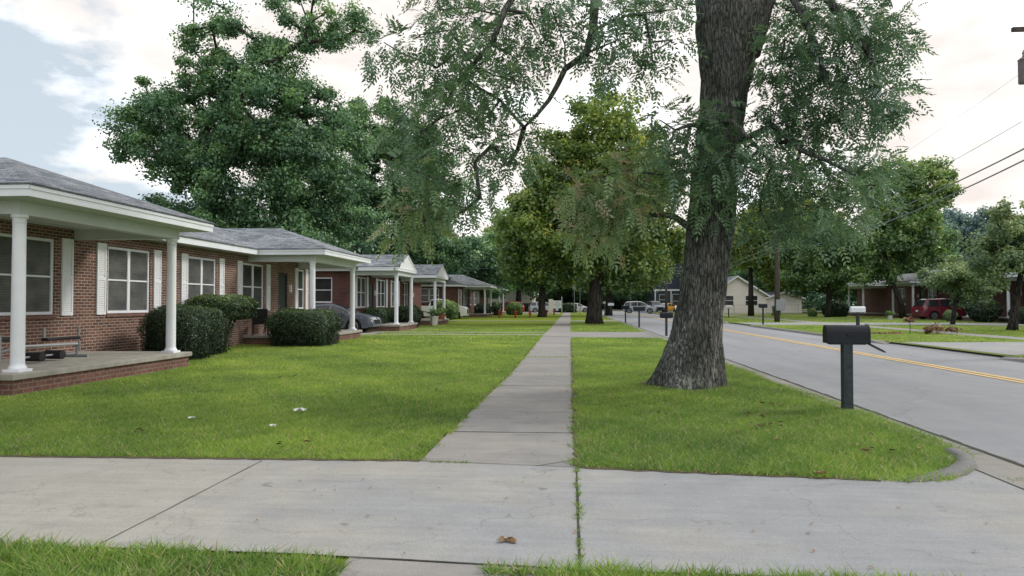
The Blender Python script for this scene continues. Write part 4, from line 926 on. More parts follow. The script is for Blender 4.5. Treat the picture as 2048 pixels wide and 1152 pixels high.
make_tree('oak_tree', 'rounded street tree left of the sidewalk near the red posts', 'tree', (-3.0, 75, 0),
          [(0, 0, -.1, .6), (0, 0, .4, .42), (0, 0, 2, .38), (.1, 0, 3.5, .35), (.2, 0, 5, .2)],
          [(0, 0, 5.6, 4.6, 4, 2.9), (-1, 0, 8.8, 3.6, 3.5, 2.6), (1.5, 0, 8.5, 3, 3, 2.4), (.3, 0, 11.2, 2.4, 2.4, 1.8)],
          130, 300, .34, .22, M['l_mid'], M['bark2'], 32, (.8, 1.5), tint_bias=-.08)
make_tree('elm_tree', 'yellow green street tree behind the forked verge tree', 'tree', (4.6, 84, 0),
          [(0, 0, -.1, .5), (0, 0, 1, .4), (0, 0, 4, .3), (0, 0, 6, .2)],
          [(.5, 0, 6.6, 5.6, 4, 3.3), (-1, 0, 10, 4.5, 4, 3.3), (2.6, 0, 9.6, 4.5, 4, 3.0), (1.2, 0, 5, 6.5, 4, 1.8)],
          150, 300, .36, .24, M['l_yel'], M['bark2'], 33, (.9, 1.6), tint_bias=-.02)
# big dark trees behind the houses
make_tree('pecan_tree', 'massive dark green tree towering behind the nearest house', 'tree', (-22.5, 51, 0),
          [(0, 0, -.1, .9), (0, 0, 3, .7), (.4, 0, 6, .6), (.5, 0, 9, .5), (.6, 0, 12, .35)],
          [(-1, 0, 10, 8, 6, 6), (1, 0, 15, 5.5, 6, 4.5), (-6.5, 0, 14, 4.3, 5, 4.3), (-10.4, 0, 14.2, 1.7, 3, 3.0), (-8.6, 0, 17.3, 1.5, 3, 1.4), (-4.8, 0, 21, 2.3, 4, 4.5), (-1.2, 0, 19.3, 3.5, 4, 2.3), (4.0, 0, 21.6, 2.8, 3, 2.0), (2.0, 0, 24, 2.2, 2.5, 1.6),
           (6.4, 0, 22.4, 1.5, 2, 1.2), (3.5, 0, 12, 4, 5, 5), (-5, 0, 7, 5.5, 5, 3.5), (4, 0, 6.5, 5, 5, 3.5)],
          640, 340, .22, .14, M['l_dark'], M['bark2'], 41, (.6, 1.45), tip=.045)
make_tree('hickory_tree', 'second tall dark tree behind the gabled house, thinner on its right', 'tree', (-18.5, 72, 0),
          [(0, 0, -.1, .8), (0, 0, 3, .6), (.2, 0, 7, .5), (.2, 0, 12, .35)],
          [(0, 0, 8.5, 6.2, 5, 5.0), (-.5, 0, 15, 5.2, 5, 4.5), (-2.2, 0, 20, 3.4, 4, 3.3), (4.0, 0, 13.5, 3.6, 4, 4.0), (2, 0, 18.5, 3.0, 3, 2.6), (4.5, 0, 6.5, 3.5, 4, 3.0)],
          290, 300, .30, .19, M['l_dark'], M['bark2'], 42, (.8, 1.6), tip=.05, tint_bias=.03)
make_tree('edge_tree', 'tree mostly outside the left edge of the view, above the near roof', 'tree', (-34.0, 35.5, 0),
          [(0, 0, -.1, .4), (0, 0, 4, .3), (0, 0, 8, .2)], [(0, 0, 10.2, 2.6, 3, 1.3), (.4, 0, 8, 2.4, 3, .9), (-2, 0, 9, 3, 3, 4)], 50, 260, .2, .13, M['l_mid'], M['bark2'], 43, (.4, .9))
make_tree('backyard_tree', 'small dark tree peeping over the near roof left of the massive tree', 'tree', (-28.0, 46, 0),
          [(0, 0, -.1, .35), (0, 0, 3, .25), (0, 0, 5.5, .15)], [(0, 0, 6.3, 4.4, 3, 1.7), (2, 0, 5, 4, 3, 2)], 75, 250, .22, .14, M['l_dark'], M['bark2'], 44, (.4, .95))
make_tree('hedgerow_tree', 'dark tree directly behind the gabled porches', 'tree', (-15.5, 92, 0),
          [(0, 0, -.1, .5), (0, 0, 4, .35), (0, 0, 7, .2)], [(0, 0, 6.5, 7, 4, 4.5), (4, 0, 5.5, 5, 4, 3.5), (-4, 0, 9, 4, 4, 3.5)], 150, 280, .36, .24, M['l_dark'], M['bark2'], 45, (.9, 1.7), tint_bias=.05)
# across the road
make_tree('dogwood_tree', 'small tree with thin straight trunk on the lawn across the road', 'tree', (24.8, 70, .1),
          [(0, 0, -.1, .3), (0, 0, .6, .22), (.1, 0, 2.2, .19), (.1, 0, 3.6, .12)], [(0, 0, 4.6, 3.3, 3, 1.9), (-1.5, 0, 6.2, 2.8, 3, 1.7), (1.4, 0, 6.8, 2.6, 3, 1.6), (0, 0, 8.3, 2.2, 2, 1.3), (-2.8, 0, 4, 1.6, 2, 1.2)], 130, 260, .26, .17, M['l_mid'], M['bark2'], 51, (.5, 1.1), tint_bias=-.06)
make_tree('leaning_tree', 'taller leaning tree across the road left of the maroon minivan', 'tree', (30.0, 66, .1),
          [(0, 0, -.1, .3), (-.2, 0, 1.5, .24), (-1.2, 0, 4, .2), (-1.8, 0, 7, .14)], [(-1.8, 0, 6.6, 4.0, 3, 2.6), (.4, 0, 9.6, 3.6, 3, 2.8), (2.0, 0, 12.2, 2.4, 2.5, 2.4), (-1, 0, 12.4, 2.4, 2.5, 2.2), (1.8, 0, 6.5, 2.6, 3, 2.2), (-2.5, 0, 4.4, 2.6, 2, 1.4)], 210, 260, .26, .17, M['l_mid'], M['bark2'], 52, (.5, 1.2), tint_bias=-.03)
make_tree('crape_myrtle', 'low spreading pale green tree screening the far right porch', 'tree', (24.9, 48, .1),
          [(0, 0, -.1, .16), (.1, 0, .8, .13), (.2, 0, 1.6, .1)], [(.1, 0, 2.95, 1.9, 2, .75), (1.1, 0, 3.6, 1.5, 1.6, .85), (-1.3, 0, 2.95, 1.0, 1.3, .5), (1.3, 0, 2.1, 1.1, 1.5, .9)], 85, 300, .16, .1, M['l_pale'], M['bark2'], 53, (.35, .7))
make_tree('locust_tree', 'pale green tree with leaning grey trunk at the right edge', 'tree', (22.6, 37.8, .1),
          [(-.1, 0, -.1, .3), (0, 0, .5, .2), (.15, 0, 1.6, .17), (.4, 0, 3.0, .12)], [(.6, 0, 4.3, 2.3, 2.2, 1.4), (-.4, 0, 3.4, 1.7, 2, 1.0), (1.6, 0, 5.5, 2.2, 2.2, 1.3), (.3, 0, 5.9, 1.2, 1.4, .8), (2.4, 0, 3.6, 2, 2, 1.2)], 130, 300, .15, .1, M['l_pale'], M['bark2'], 54, (.35, .75))
make_tree('sweetgum_tree', 'yellowish tree over the beige house across the road', 'tree', (19.6, 78, .1),
          [(0, 0, -.1, .35), (0, 0, 2, .28), (0, 0, 6, .18)], [(.5, 0, 6.8, 3.8, 3, 2.3), (3.0, 0, 4.6, 2.6, 2.5, 1.6), (5.0, 0, 6.0, 3.0, 2.5, 3.0), (-1.5, 0, 9.0, 3.4, 3, 2.4), (1.5, 0, 9.8, 3.6, 3, 2.2), (6, 0, 10, 3.5, 3, 3)], 190, 260, .32, .21, M['l_yel'], M['bark2'], 55, (.7, 1.3))
# prototypes for the distant tree belt
pA = make_tree('distant_tree', 'distant dark tree at the left end of the street, behind the last house', 'tree', (-9, 130, 0), [(0, 0, -.1, .5), (0, 0, 4, .4), (0, 0, 9, .2)],
          [(0, 0, 8, 6.5, 6, 5), (1, 0, 13, 5, 5, 4), (-2, 0, 6, 6, 5, 3.5)], 120, 230, .45, .32, M['l_mid'], M['bark2'], 61, (1.0, 2.1), group='distant trees', tip=.05, tint_bias=-.08)
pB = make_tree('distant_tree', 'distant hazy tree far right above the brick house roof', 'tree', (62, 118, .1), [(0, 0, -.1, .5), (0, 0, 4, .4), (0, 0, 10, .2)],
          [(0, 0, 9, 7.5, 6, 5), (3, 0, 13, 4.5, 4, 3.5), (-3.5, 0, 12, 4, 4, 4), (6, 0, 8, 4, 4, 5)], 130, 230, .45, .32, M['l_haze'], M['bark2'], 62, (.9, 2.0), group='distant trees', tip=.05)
pC = make_tree('distant_tree', 'distant dark conifer-like tree above the roof of the house across the road', 'tree', (50, 108, .1), [(0, 0, -.1, .5), (0, 0, 4, .4), (0, 0, 9, .2)],
          [(0, 0, 8, 6, 6, 6), (2, 0, 13, 4, 4, 3.5), (-4, 0, 7, 5, 5, 4.5)], 110, 230, .42, .3, M['l_dark'], M['bark2'], 63, (1, 2), group='distant trees', tip=.05, tint_bias=.1)
spots = [(pA, -2, 142, 1.0, 'distant tree beyond the office sign board'), (pA, -21, 112, .95, 'distant tree left behind the far bungalow'), (pA, -15, 150, 1.15, 'distant tree behind the cream building'),
         (pA, 6, 150, .9, 'distant tree above the end of the road'), (pA, 12, 160, .85, 'distant tree right of the road end'), (pC, 20, 158, 1.1, 'distant dark tree behind the slate house'),
         (pC, 10.5, 138, .75, 'distant dark tree left of the slate house'), (pC, 31, 120, .9, 'distant dark tree behind the beige garage'), (pA, 40, 112, .9, 'distant tree left of the roof across the road'), (pA, 36, 135, 1.2, 'tallest distant tree behind the leaning tree'),
         (pB, 78, 125, .95, 'distant hazy tree at the far right edge'), (pB, 70, 100, .7, 'lower hazy tree at the far right, in front of the others'), (pC, 61, 104, .68, 'dark distant tree just right of the roof peak'),
         (pA, 26, 128, .9, 'distant tree directly behind the gabled beige house'), (pB, 92, 120, 1.1, 'outermost hazy tree beyond the right edge'), (pB, 70, 130, 1.12, 'tall hazy tree behind the roof peak on the right'), (pA, -30, 95, .9, 'distant tree far behind the gabled house'), (pC, 0, 160, 1.0, 'dark tree at the far end of the sidewalk'),
         (pC, -7, 165, 1.2, 'dark tree behind the far parking lot'), (pA, 50, 140, 1.0, 'distant tree between the roof and the hazy trees'), (pA, -8.5, 116, 1.02, 'distant tree standing between the far bungalow and the office sign'), (pA, 31, 104, 1.05, 'distant tree left of the leaning tree, above the beige house'), (pA, 43, 97, .95, 'distant tree straight behind the long brick house'), (pC, -13, 104, .8, 'dark tree directly behind the farthest brick house')]
rr = random.Random(8)
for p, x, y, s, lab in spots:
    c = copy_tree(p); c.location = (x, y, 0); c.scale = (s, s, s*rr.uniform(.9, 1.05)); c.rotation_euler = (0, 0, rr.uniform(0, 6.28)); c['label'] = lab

rng = np.random.default_rng(123); cs = []
for k in range(520):
    a = rng.uniform(-110, 150); cs.append((a, rng.uniform(172, 188), rng.uniform(0, 9+3*math.sin(a*.13)+2*math.sin(a*.31))))
for k in range(170): cs.append((rng.uniform(42, 150), rng.uniform(128, 140), rng.uniform(0, 9)))
for k in range(320): cs.append((rng.uniform(-60, 70), rng.uniform(165, 172), rng.uniform(0, 4)))
for k in range(130): cs.append((rng.uniform(-70, -22), rng.uniform(118, 128), rng.uniform(0, 9)))
cs = np.array(cs); V, t = leaves(cs, rng.uniform(1.6, 3.0, len(cs)), 150, .75, .5, rng, tintc=rng.random(len(cs))*.35)
o = quads_obj('far_woods', V, t, M['l_dark']); tag(o, 'dense dark woods closing the view far behind the street', 'woods', kind='stuff')

# ------------------------------------------------------------------ mailboxes
def mailbox(name, label, x, y, face, body_mat, post_mat, h=1.17, L=.54, W=.19, H=.25, open_door=False, post_w=.1, rot=0., z=0., flag=True, group=None):
    """face=+1: door towards +X"""
    root = thing(name, label, 'mailbox', (x, y, z), rot, group)
    def tp(mb): return mb
    def add(n, mb, mat, par=root, **k):
        me = mesh_obj(n, mb, mat, None, **k); me.parent = par; return me
    p = MB().box(-post_w/2, post_w/2, -post_w/2, post_w/2, -.05, h-H-.001); add('post', p, post_mat, bevel=.008)
    b = MB(); z0 = h-H; hw = W/2; rr_ = hw; prof = [(-hw, z0), (hw, z0), (hw, z0+H-rr_)]+[(rr_*math.cos(t), z0+H-rr_+rr_*math.sin(t)) for t in np.linspace(0, PI, 9)[1:-1]]+[(-hw, z0+H-rr_)]
    b.prism(prof, 'x', -L/2, L/2)
    bo = add('box', b, body_mat, smooth=False)
    pr = [((a)*1.045, z0+(c-z0)*1.02-.003) for a, c in prof]
    add('rim', MB().prism(pr, 'x', -L/2-.012, -L/2+.02), body_mat, bo); add('rim', MB().prism(pr, 'x', L/2-.02, L/2+.008), body_mat, bo)
    d = MB()
    if open_door:
        prof2 = [(-hw, 0), (hw, 0), (hw, H-rr_)]+[(rr_*math.cos(t), H-rr_+rr_*math.sin(t)) for t in np.linspace(0, PI, 9)[1:-1]]+[(-hw, H-rr_)]
        a = math.radians(-28); vs = []
        for off in (0, .012):
            for q, c in prof2: vs.append((face*(L/2+.01+c*math.cos(a)), q, z0-.005+c*math.sin(a)-off))
        n = len(prof2); d.add(vs, [tuple(range(n)), tuple(range(2*n-1, n-1, -1))]+[(i, (i+1) % n, (i+1) % n+n, i+n) for i in range(n)])
    else: d.prism([(q*.92, z0+(c-z0)*.96+.004) for q, c in prof], 'x', face*(L/2+.009), face*(L/2+.018))
    add('door', d, body_mat)
    add('latch', MB().box(face*(L/2-.03), face*(L/2+.02), -.015, .015, h+.001, h+.022), M['grey_metal'])
    if flag:
        f = MB().box(-.02, .0, -hw-.016, -hw-.004, z0+.1, z0+.13).box(.0, .13, -hw-.014, -hw-.006, z0+.1, z0+.12); add('flag', f, body_mat)
    s = MB().box(-L*.42, L*.42, -hw*.8, hw*.8, z0-.022, z0-.001); add('shelf', s, post_mat)
    return root
mailbox('mailbox', 'large black mailbox with its door hanging open on a dark wooden post', 3.87, 10.2, 1, M['black_metal'], M['post_wood'], h=1.19, L=.56, open_door=True, post_w=.13, rot=math.radians(-3))
mg = 'mailboxes along the road'
mailbox('mailbox', 'black mailbox just left of the huge trunk, nearest of those beyond it', 4.36, 32.3, 1, M['black_metal'], M['post_wood'], h=1.08, group=mg)
mailbox('mailbox', 'black mailbox in front of the silver crossover, right one of the pair', 4.22, 43.4, 1, M['black_metal'], M['post_wood'], h=1.28, L=.7, group=mg)
mailbox('mailbox', 'black mailbox at the left end of the silver crossover', 4.15, 53.1, 1, M['black_metal'], M['post_wood'], h=1.3, L=.55, group=mg)
mailbox('mailbox', 'small white mailbox farthest along the near kerb', 4.7, 81.5, 1, M['white'], M['post_wood'], h=1.5, L=.65, H=.3, W=.25, group=mg)
mailbox('mailbox', 'black mailbox across the road left of the utility pole', 12.55, 46.9, -1, M['black_metal'], M['post_wood'], h=1.35, L=.5, z=.1, group=mg)
mailbox('mailbox', 'white mailbox across the road, seen above the large black mailbox', 12.55, 31.8, -1, M['white'], M['post_wood'], h=1.25, L=.58, post_w=.12, z=.1, group=mg)
mailbox('mailbox', 'pale mailbox across the road in front of the beige house', 15.3, 69.3, -1, M['pot'], M['post_wood'], h=1.15, z=.1, group=mg)

# ------------------------------------------------------------------ utility poles and lines
def pole(name, label, x, y, h, r, lean=0., z=0.1):
    root = thing(name, label, 'pole', (x, y, z)); mb = MB()
    mb.tube([(x, y, z-.1), (x+lean*.5, y, h*.5), (x+lean, y, h)], [r, r*.85, r*.68], 16); mesh_obj('pole', mb, M['pole_wood'], root, smooth=True); return root
P1 = pole('utility_pole', 'dark utility pole at the right edge with a rusty transformer', 12.58, 20.2, 10.5, .17, .35)
mb = MB().box(12.08, 14.3, 20.03, 20.13, 8.93, 9.04); c = mesh_obj('crossarm', mb, M['pole_wood'], P1)
mb = MB()
for x in (12.9, 13.4, 13.8, 14.2): mb.lathe((x, 20.08, 9.04), [(.02, 0), (.05, .02), (.03, .05), (.055, .08), (.02, .13)], 10)
mesh_obj('insulators', mb, M['grey_metal'], c)
mb = MB().lathe((12.22, 19.8, 7.42), [(.0, 0), (.15, .0), (.155, .02), (.155, .6), (.165, .61), (.16, .64), (.1, .69), (.02, .7)], 20); t = mesh_obj('transformer', mb, M['rust'], P1, smooth=False)
mb = MB().lathe((12.2, 19.8, 8.11), [(.03, 0), (.045, .04), (.03, .08), (.045, .12), (.02, .2)], 10); mesh_obj('bushing', mb, M['grey_metal'], t)
P2 = pole('utility_pole', 'wooden utility pole with a grey box beside the verge, across the road', 15.1, 52.7, 11.0, .2, .1)
mb = MB().box(14.95, 15.6, 52.35, 52.5, .95, 1.75); mesh_obj('meter_box', mb, M['grey_metal'], P2, bevel=.02)
mb = MB().box(14.0, 16.2, 52.5, 52.6, 9.6, 9.72); mesh_obj('crossarm', mb, M['pole_wood'], P2)
P3 = pole('utility_pole', 'distant utility pole with tangled lines in front of the slate house', 14.3, 106, 7.3, .2)
mb = MB().box(13.6, 15, 105.75, 105.85, 6.3, 6.9); mesh_obj('splice_box', mb, M['black_metal'], P3)
def wire(label, a, b, sag, r, n=24):
    a = np.array(a); b = np.array(b); mb = MB()
    mb.tube([a+(b-a)*i/n-np.array([0, 0, sag*4*(i/n)*(1-i/n)]) for i in range(n+1)], r, 5)
    return tag(mesh_obj('power_line', mb, M['wire']), label, 'cable', 'overhead lines')
for (x, z0, z1, s, r, lab) in ((12.38, 5.72, 5.75, .55, .022, 'thick cable, upper of the pair running from the right edge pole'), (12.40, 5.42, 5.45, .62, .022, 'thick cable, lower of the pair running from the right edge pole'),
                               (12.3, 6.45, 6.2, .5, .008, 'thin cable just above the thick pair'), (12.6, 8.0, 7.6, .5, .004, 'highest and thinnest line from the right edge pole')):
    wire(lab, (x, 20.1, z0), (x+2.6, 52.5, z1), s, r)
for (z0, z1, s, r, lab) in ((5.75, 6.6, 1.0, .03, 'upper cable between the boxed pole and the distant pole'), (5.45, 6.3, 1.1, .03, 'lower cable between the boxed pole and the distant pole'), (6.2, 7.0, 1.0, .02, 'thin cable between the boxed pole and the distant pole')):
    wire(lab, (15.0, 52.6, z0), (14.3, 105.9, z1), s, r)
wire('thick cable continuing from the pole out past the viewer, upper', (12.38, 20.2, 5.72), (10, -12, 6), .5, .02)
wire('thin cables crossing behind the roofs of the brick row, upper', (-30, 84, 7.3), (-4, 84, 6.9), .4, .015); wire('thin cables crossing behind the roofs of the brick row, lower', (-30, 84, 6.2), (-4, 84, 5.9), .4, .015)
wire('cable on the left running to the traffic signal', (14.3, 106, 6.3), (-4, 124, 6.9), .4, .02)
# traffic signal hanging on that cable
root = thing('traffic_light', 'small traffic signal showing green above the far road', 'traffic light', (10.8, 109.5, 5.2))
mb = MB().box(10.62, 10.98, 109.4, 109.7, 5.15, 6.15).box(10.55, 11.05, 109.39, 109.398, 5.05, 6.25).tube([(10.8, 109.55, 6.15), (10.8, 109.55, 6.3)], .03, 6); mesh_obj('housing', mb, M['black_metal'], root)
mb = MB().tube([(10.8, 109.35, 5.36), (10.8, 109.38, 5.36)], .15, 14); mesh_obj('green_lens', mb, M['signal_green'], root)
mb = MB().tube([(10.8, 109.36, 5.68), (10.8, 109.38, 5.68)], .12, 14).tube([(10.8, 109.36, 5.98), (10.8, 109.38, 5.98)], .12, 14); mesh_obj('dark_lenses', mb, M['dark'], root)

# ------------------------------------------------------------------ signs, posts
root = thing('sign_board', 'white office sign board beside a beige pillar near the parking lot', 'sign', (-2.4, 100.6, 0))
mesh_obj('pillar', MB().box(-3.05, -2.45, 100.3, 100.8, 0, 2.05), M['beige'], root, bevel=.02)
pn = mesh_obj('panel', MB().box(-2.35, -1.25, 100.5, 100.6, .75, 1.85), M['white'], root)
mb = MB()
for z, w in ((1.62, .8), (1.45, .6), (1.25, .9), (1.08, .7), (.9, .5)): mb.box(-1.8-w/2, -1.8+w/2, 100.49, 100.497, z, z+.05)
mesh_obj('faded_lines', mb, M['grey_metal'], pn)
mesh_obj('frame_post', MB().box(-1.2, -1.12, 100.48, 100.6, 0, 2.4).box(-2.42, -2.36, 100.48, 100.6, 0, 1.9), M['white'], root)
def sign(name, label, x, y, h, w, hh, mat, z=0.):
    r_ = thing(name, label, 'sign', (x, y, z)); mesh_obj('post', MB().tube([(x, y, z), (x, y, h)], .045, 8), M['grey_metal'], r_)
    mesh_obj('plate', MB().box(x-w/2, x+w/2, y-.06, y-.045, h-hh, h), mat, r_, bevel=.02); return r_
sign('street_sign', 'narrow grey street sign left of the forked verge tree, nearer one', 1.3, 92, 3.6, .35, .5, M['grey_metal'])
sign('street_sign', 'tall grey street sign left of the forked verge tree, farther one', .6, 99, 4.1, .45, .7, M['grey_metal'])
sign('white_sign', 'small white sign on the verge next to the farthest mailbox', 4.1, 84, 1.7, .35, .3, M['white'])
rp = None
for i, (x, y) in enumerate(((-7.03, 69.7), (-5.44, 69.9), (-4.13, 72.4), (-2.62, 77.9), (-2.0, 88))):
    if rp is None:
        rp = thing('red_post', '', 'post', (x, y, 0)); mb = MB()
        mesh_obj('post', MB().tube([(x, y, -.02), (x, y, .62)], [.10, .085], 12), M['red'], rp); mesh_obj('cap', MB().lathe((x, y, .6), [(.13, 0), (.14, .04), (.11, .12), (.03, .17)], 12).tube([(x-.17, y, .45), (x+.17, y, .45)], .05, 8), M['red'], rp); o = rp
    else: o = copy_tree(rp); o.location = (x, y, 0)
    o['group'] = 'short red posts on the far lawn'
    o['label'] = ['leftmost short red post on the lawn before the round bush', 'second short red post from the left, right of the round bush', 'middle short red post, left of the rounded street tree', 'short red post at the foot of the rounded street tree', 'rightmost short red post beside the office sign board'][i]
# green bin, pots
def pot(name, label, x, y, z, r, h, mat, plant=True, cat='pot', seed=1):
    r_ = thing(name, label, cat, (x, y, z)); mesh_obj('pot', MB().lathe((x, y, z), [(r*.65, 0), (r*.7, .02), (r*.95, h*.9), (r*1.05, h*.92), (r*1.05, h), (r*.9, h)], 18), mat, r_, smooth=False)
    if plant:
        rng = np.random.default_rng(seed); V, t = leaves(np.array([[x, y, z+h+r*.7]]), np.array([r*1.3]), 500, .14, .07, rng); quads_obj('plant', V, t, M['l_mid'], r_)
    return r_
pot('planter', 'white planter with a leafy plant beside the second gabled porch column', -9.05, 46.2, 0, .32, .62, M['pot'], seed=3)
pot('planter', 'reddish planter right of the white planter on the gabled porch', -9.1, 49.2, .34, .3, .4, M['terracotta'], seed=4)
pot('planter', 'small white pot on the lawn across the road', 26.8, 61.3, .1, .22, .35, M['pot'], seed=5)
r_ = thing('rubbish_bin', 'green wheeled bin across the road beside the beige house', 'bin', (23.0, 80.5, .1))
mesh_obj('body', MB().prism([(22.65, .1), (23.35, .1), (23.42, 1.05), (22.58, 1.05)], 'y', 80.1, 80.8), M['green_plastic'], r_, bevel=.03); mesh_obj('lid', MB().box(22.54, 23.46, 80.05, 80.88, 1.06, 1.16), M['green_plastic'], r_, bevel=.03)
mesh_obj('wheel', MB().tube([(22.6, 80.85, .2), (23.4, 80.85, .2)], .12, 10), M['tyre'], r_)
# chain link fence before beige house
r_ = thing('wire_fence', 'thin wire fence in front of the beige house', 'fence', (22, 92, .1)); mb = MB()
for k in range(9): mb.tube([(15+k*2, 92, .1), (15+k*2, 92, 1.3)], .03, 6)
mesh_obj('posts', mb, M['grey_metal'], r_); mb = MB()
for z in (.3, .7, 1.25): mb.tube([(15, 92, z), (31, 92, z)], .012, 5)
mesh_obj('wires', mb, M['grey_metal'], r_)
# handrail by the first gabled porch
r_ = thing('handrail', 'dark sloping handrail beside the gabled porch steps', 'handrail', (-9.2, 43.5, 0)); mb = MB()
mb.tube([(-9.6, 42.4, 1.1), (-8.75, 44.2, .85)], .025, 8).tube([(-9.55, 42.5, 0), (-9.55, 42.5, 1.1)], .022, 8).tube([(-8.8, 44.1, 0), (-8.8, 44.1, .87)], .022, 8); mesh_obj('rail', mb, M['black_metal'], r_)

# ------------------------------------------------------------------ porch things
r_ = thing('weight_bench', 'black and grey exercise bench standing on the near porch', 'exercise bench', (-10.9, 13.2, SLAB))
z = SLAB
mb = MB().tube([(-11.2, 12.0, z+.05), (-11.2, 12.6, z+.05)], .03, 8).tube([(-11.2, 12.3, z+.05), (-10.8, 12.9, z+.3), (-10.6, 14.3, z+.28), (-10.6, 14.3, z+.03)], .03, 8).tube([(-10.85, 14.3, z+.03), (-10.35, 14.3, z+.03)], .03, 8)
mb.tube([(-10.75, 12.4, z+.03), (-10.75, 12.4, z+.55)], .035, 8).tube([(-11.2, 12.3, z+.03), (-11.2, 12.3, z+.5)], .03, 8); mesh_obj('frame', mb, M['grey_metal'], r_)
mesh_obj('pad', MB().box(-11.1, -10.75, 11.4, 12.8, z+.42, z+.5), M['pad'], r_, bevel=.02)
mesh_obj('foam_roller', MB().tube([(-10.55, 12.75, z+.12), (-10.15, 12.75, z+.12)], .09, 14), M['pad'], r_); mesh_obj('foam_roller', MB().tube([(-10.55, 13.35, z+.12), (-10.2, 13.35, z+.12)], .09, 14), M['pad'], r_)
mesh_obj('roller_bar', MB().tube([(-10.35, 12.5, z+.12), (-10.35, 13.5, z+.12)], .02, 8), M['grey_metal'], r_)
r_ = thing('exercise_stand', 'low black barbell rack near the porch wall', 'rack', (-11.1, 14.8, z))
mb = MB().tube([(-11.2, 14.1, z+.62), (-11.2, 14.1, z+.42)], .028, 8).tube([(-11.2, 15.15, z+.62), (-11.2, 15.15, z+.42)], .028, 8).tube([(-11.2, 15.15, z+.4), (-11.2, 15.2, z+.05), (-11.1, 15.0, z+.02)], .02, 8).tube([(-11.2, 15.1, z+.02), (-11.2, 14.5, z+.02)], .02, 8)
mesh_obj('frame', mb, M['grey_metal'], r_); mesh_obj('padded_bar', MB().box(-11.3, -11.12, 14.12, 15.13, z+.34, z+.41), M['pad'], r_, bevel=.02)
tag(mesh_obj('outlet_box', MB().box(-11.69, -11.62, 13.9, 14.08, .98, 1.12), M['grey_metal']), 'small grey outlet box on the brick under the porch window', 'outlet')
def patio_chair(label, x, y, rz, mat):
    r_ = thing('patio_chair', label, 'chair', (x, y, SLAB), rz, 'patio chairs on the second porch')
    def ad(n, mb, m_, par=r_):
        o = mesh_obj(n, mb, m_); o.parent = par; return o
    for sx in (-.25, .25):
        ad('leg', MB().tube([(sx, -.25, 0), (sx, -.25, .42), (sx, -.24, .62)], .016, 6), M['black_metal']); ad('leg', MB().tube([(sx, .28, 0), (sx, .24, .42), (sx, .34, .95)], .016, 6), M['black_metal'])
        ad('armrest', MB().tube([(sx, -.26, .62), (sx, .29, .64)], .018, 6), M['black_metal'])
    ad('seat', MB().box(-.25, .25, -.25, .24, .40, .45), mat); ad('backrest', MB().add([(-.25, .25, .46), (.25, .25, .46), (.25, .35, .95), (-.25, .35, .95), (-.25, .29, .46), (.25, .29, .46), (.25, .39, .95), (-.25, .39, .95)], [(0, 1, 2, 3), (7, 6, 5, 4), (0, 4, 5, 1), (2, 6, 7, 3), (1, 5, 6, 2), (0, 3, 7, 4)]), mat)
    return r_
patio_chair('tan backed patio chair on the second porch, next to the window', -11.15, 25.5, math.radians(120), M['tan'])
patio_chair('black patio chair on the second porch, left of the tan one', -11.2, 24.6, math.radians(200), M['pad'])
r_ = thing('patio_table', 'small black metal table in front of the patio chairs', 'table', (-10.75, 24.7, SLAB)); mb = MB().box(-11.0, -10.5, 24.4, 25.0, SLAB+.56, SLAB+.59); mesh_obj('tabletop', mb, M['black_metal'], r_)
for x, y in ((-10.95, 24.45), (-10.55, 24.45), (-10.95, 24.95), (-10.55, 24.95)): mesh_obj('leg', MB().tube([(x, y, SLAB), (x, y, SLAB+.56)], .018, 6), M['black_metal'], r_)
r_ = thing('hanging_basket', 'hanging fern at the corner of the far bungalow porch', 'plant', (-8.9, 83.5, 2.3)); rng = np.random.default_rng(77); V, t = leaves(np.array([[-8.9, 83.5, 2.7]]), np.array([.6]), 900, .25, .1, rng); quads_obj('fern', V, t, M['l_dark'], r_); mesh_obj('basket', MB().lathe((-8.9, 83.5, 2.35), [(.12, 0), (.25, .2), (.26, .3)], 12).tube([(-8.9, 83.5, 2.6), (-8.9, 83.5, 3.2)], .01, 5), M['dark'], r_)

# ------------------------------------------------------------------ litter
def litter(name, label, x, y, s, mat, seed, z=.03, cat='litter', group=None):
    rr_ = random.Random(seed); mb = MB(); n = 5
    for i in range(n+1):
        for j in range(n+1): mb.v.append((x+(i/n-.5)*s+rr_.uniform(-.1, .1)*s, y+(j/n-.5)*s*.6+rr_.uniform(-.1, .1)*s, z+rr_.uniform(0, .3)*s))
    for i in range(n):
        for j in range(n):
            if rr_.random() < .85: a = i*(n+1)+j; mb.f.append((a, a+n+1, a+n+2, a+1))
    return tag(mesh_obj(name, mb, mat), label, cat, group)
litter('paper_scrap', 'crumpled white paper on the lawn, leftmost of the three', -4.73, 8.46, .09, M['paper'], 1, .055, group='white paper scraps on the lawn')
litter('paper_scrap', 'longer crumpled white paper on the lawn, farthest of the three', -3.61, 9.14, .15, M['paper'], 2, .055, group='white paper scraps on the lawn')
litter('paper_scrap', 'crumpled white paper on the lawn, nearest of the three', -3.48, 7.98, .08, M['paper'], 3, .055, group='white paper scraps on the lawn')
litter('dead_leaf', 'large brown crumpled leaf on the driveway slab left of the weedy joint', -.39, 4.4, .10, M['deadleaf'], 4, .008, 'leaf')
litter('dead_leaf', 'brown leaf at the grass edge near the kerb corner', 2.15, 6.28, .11, M['deadleaf'], 5, .02, 'leaf')
Vs = []; rg2 = np.random.default_rng(99); mb = MB()
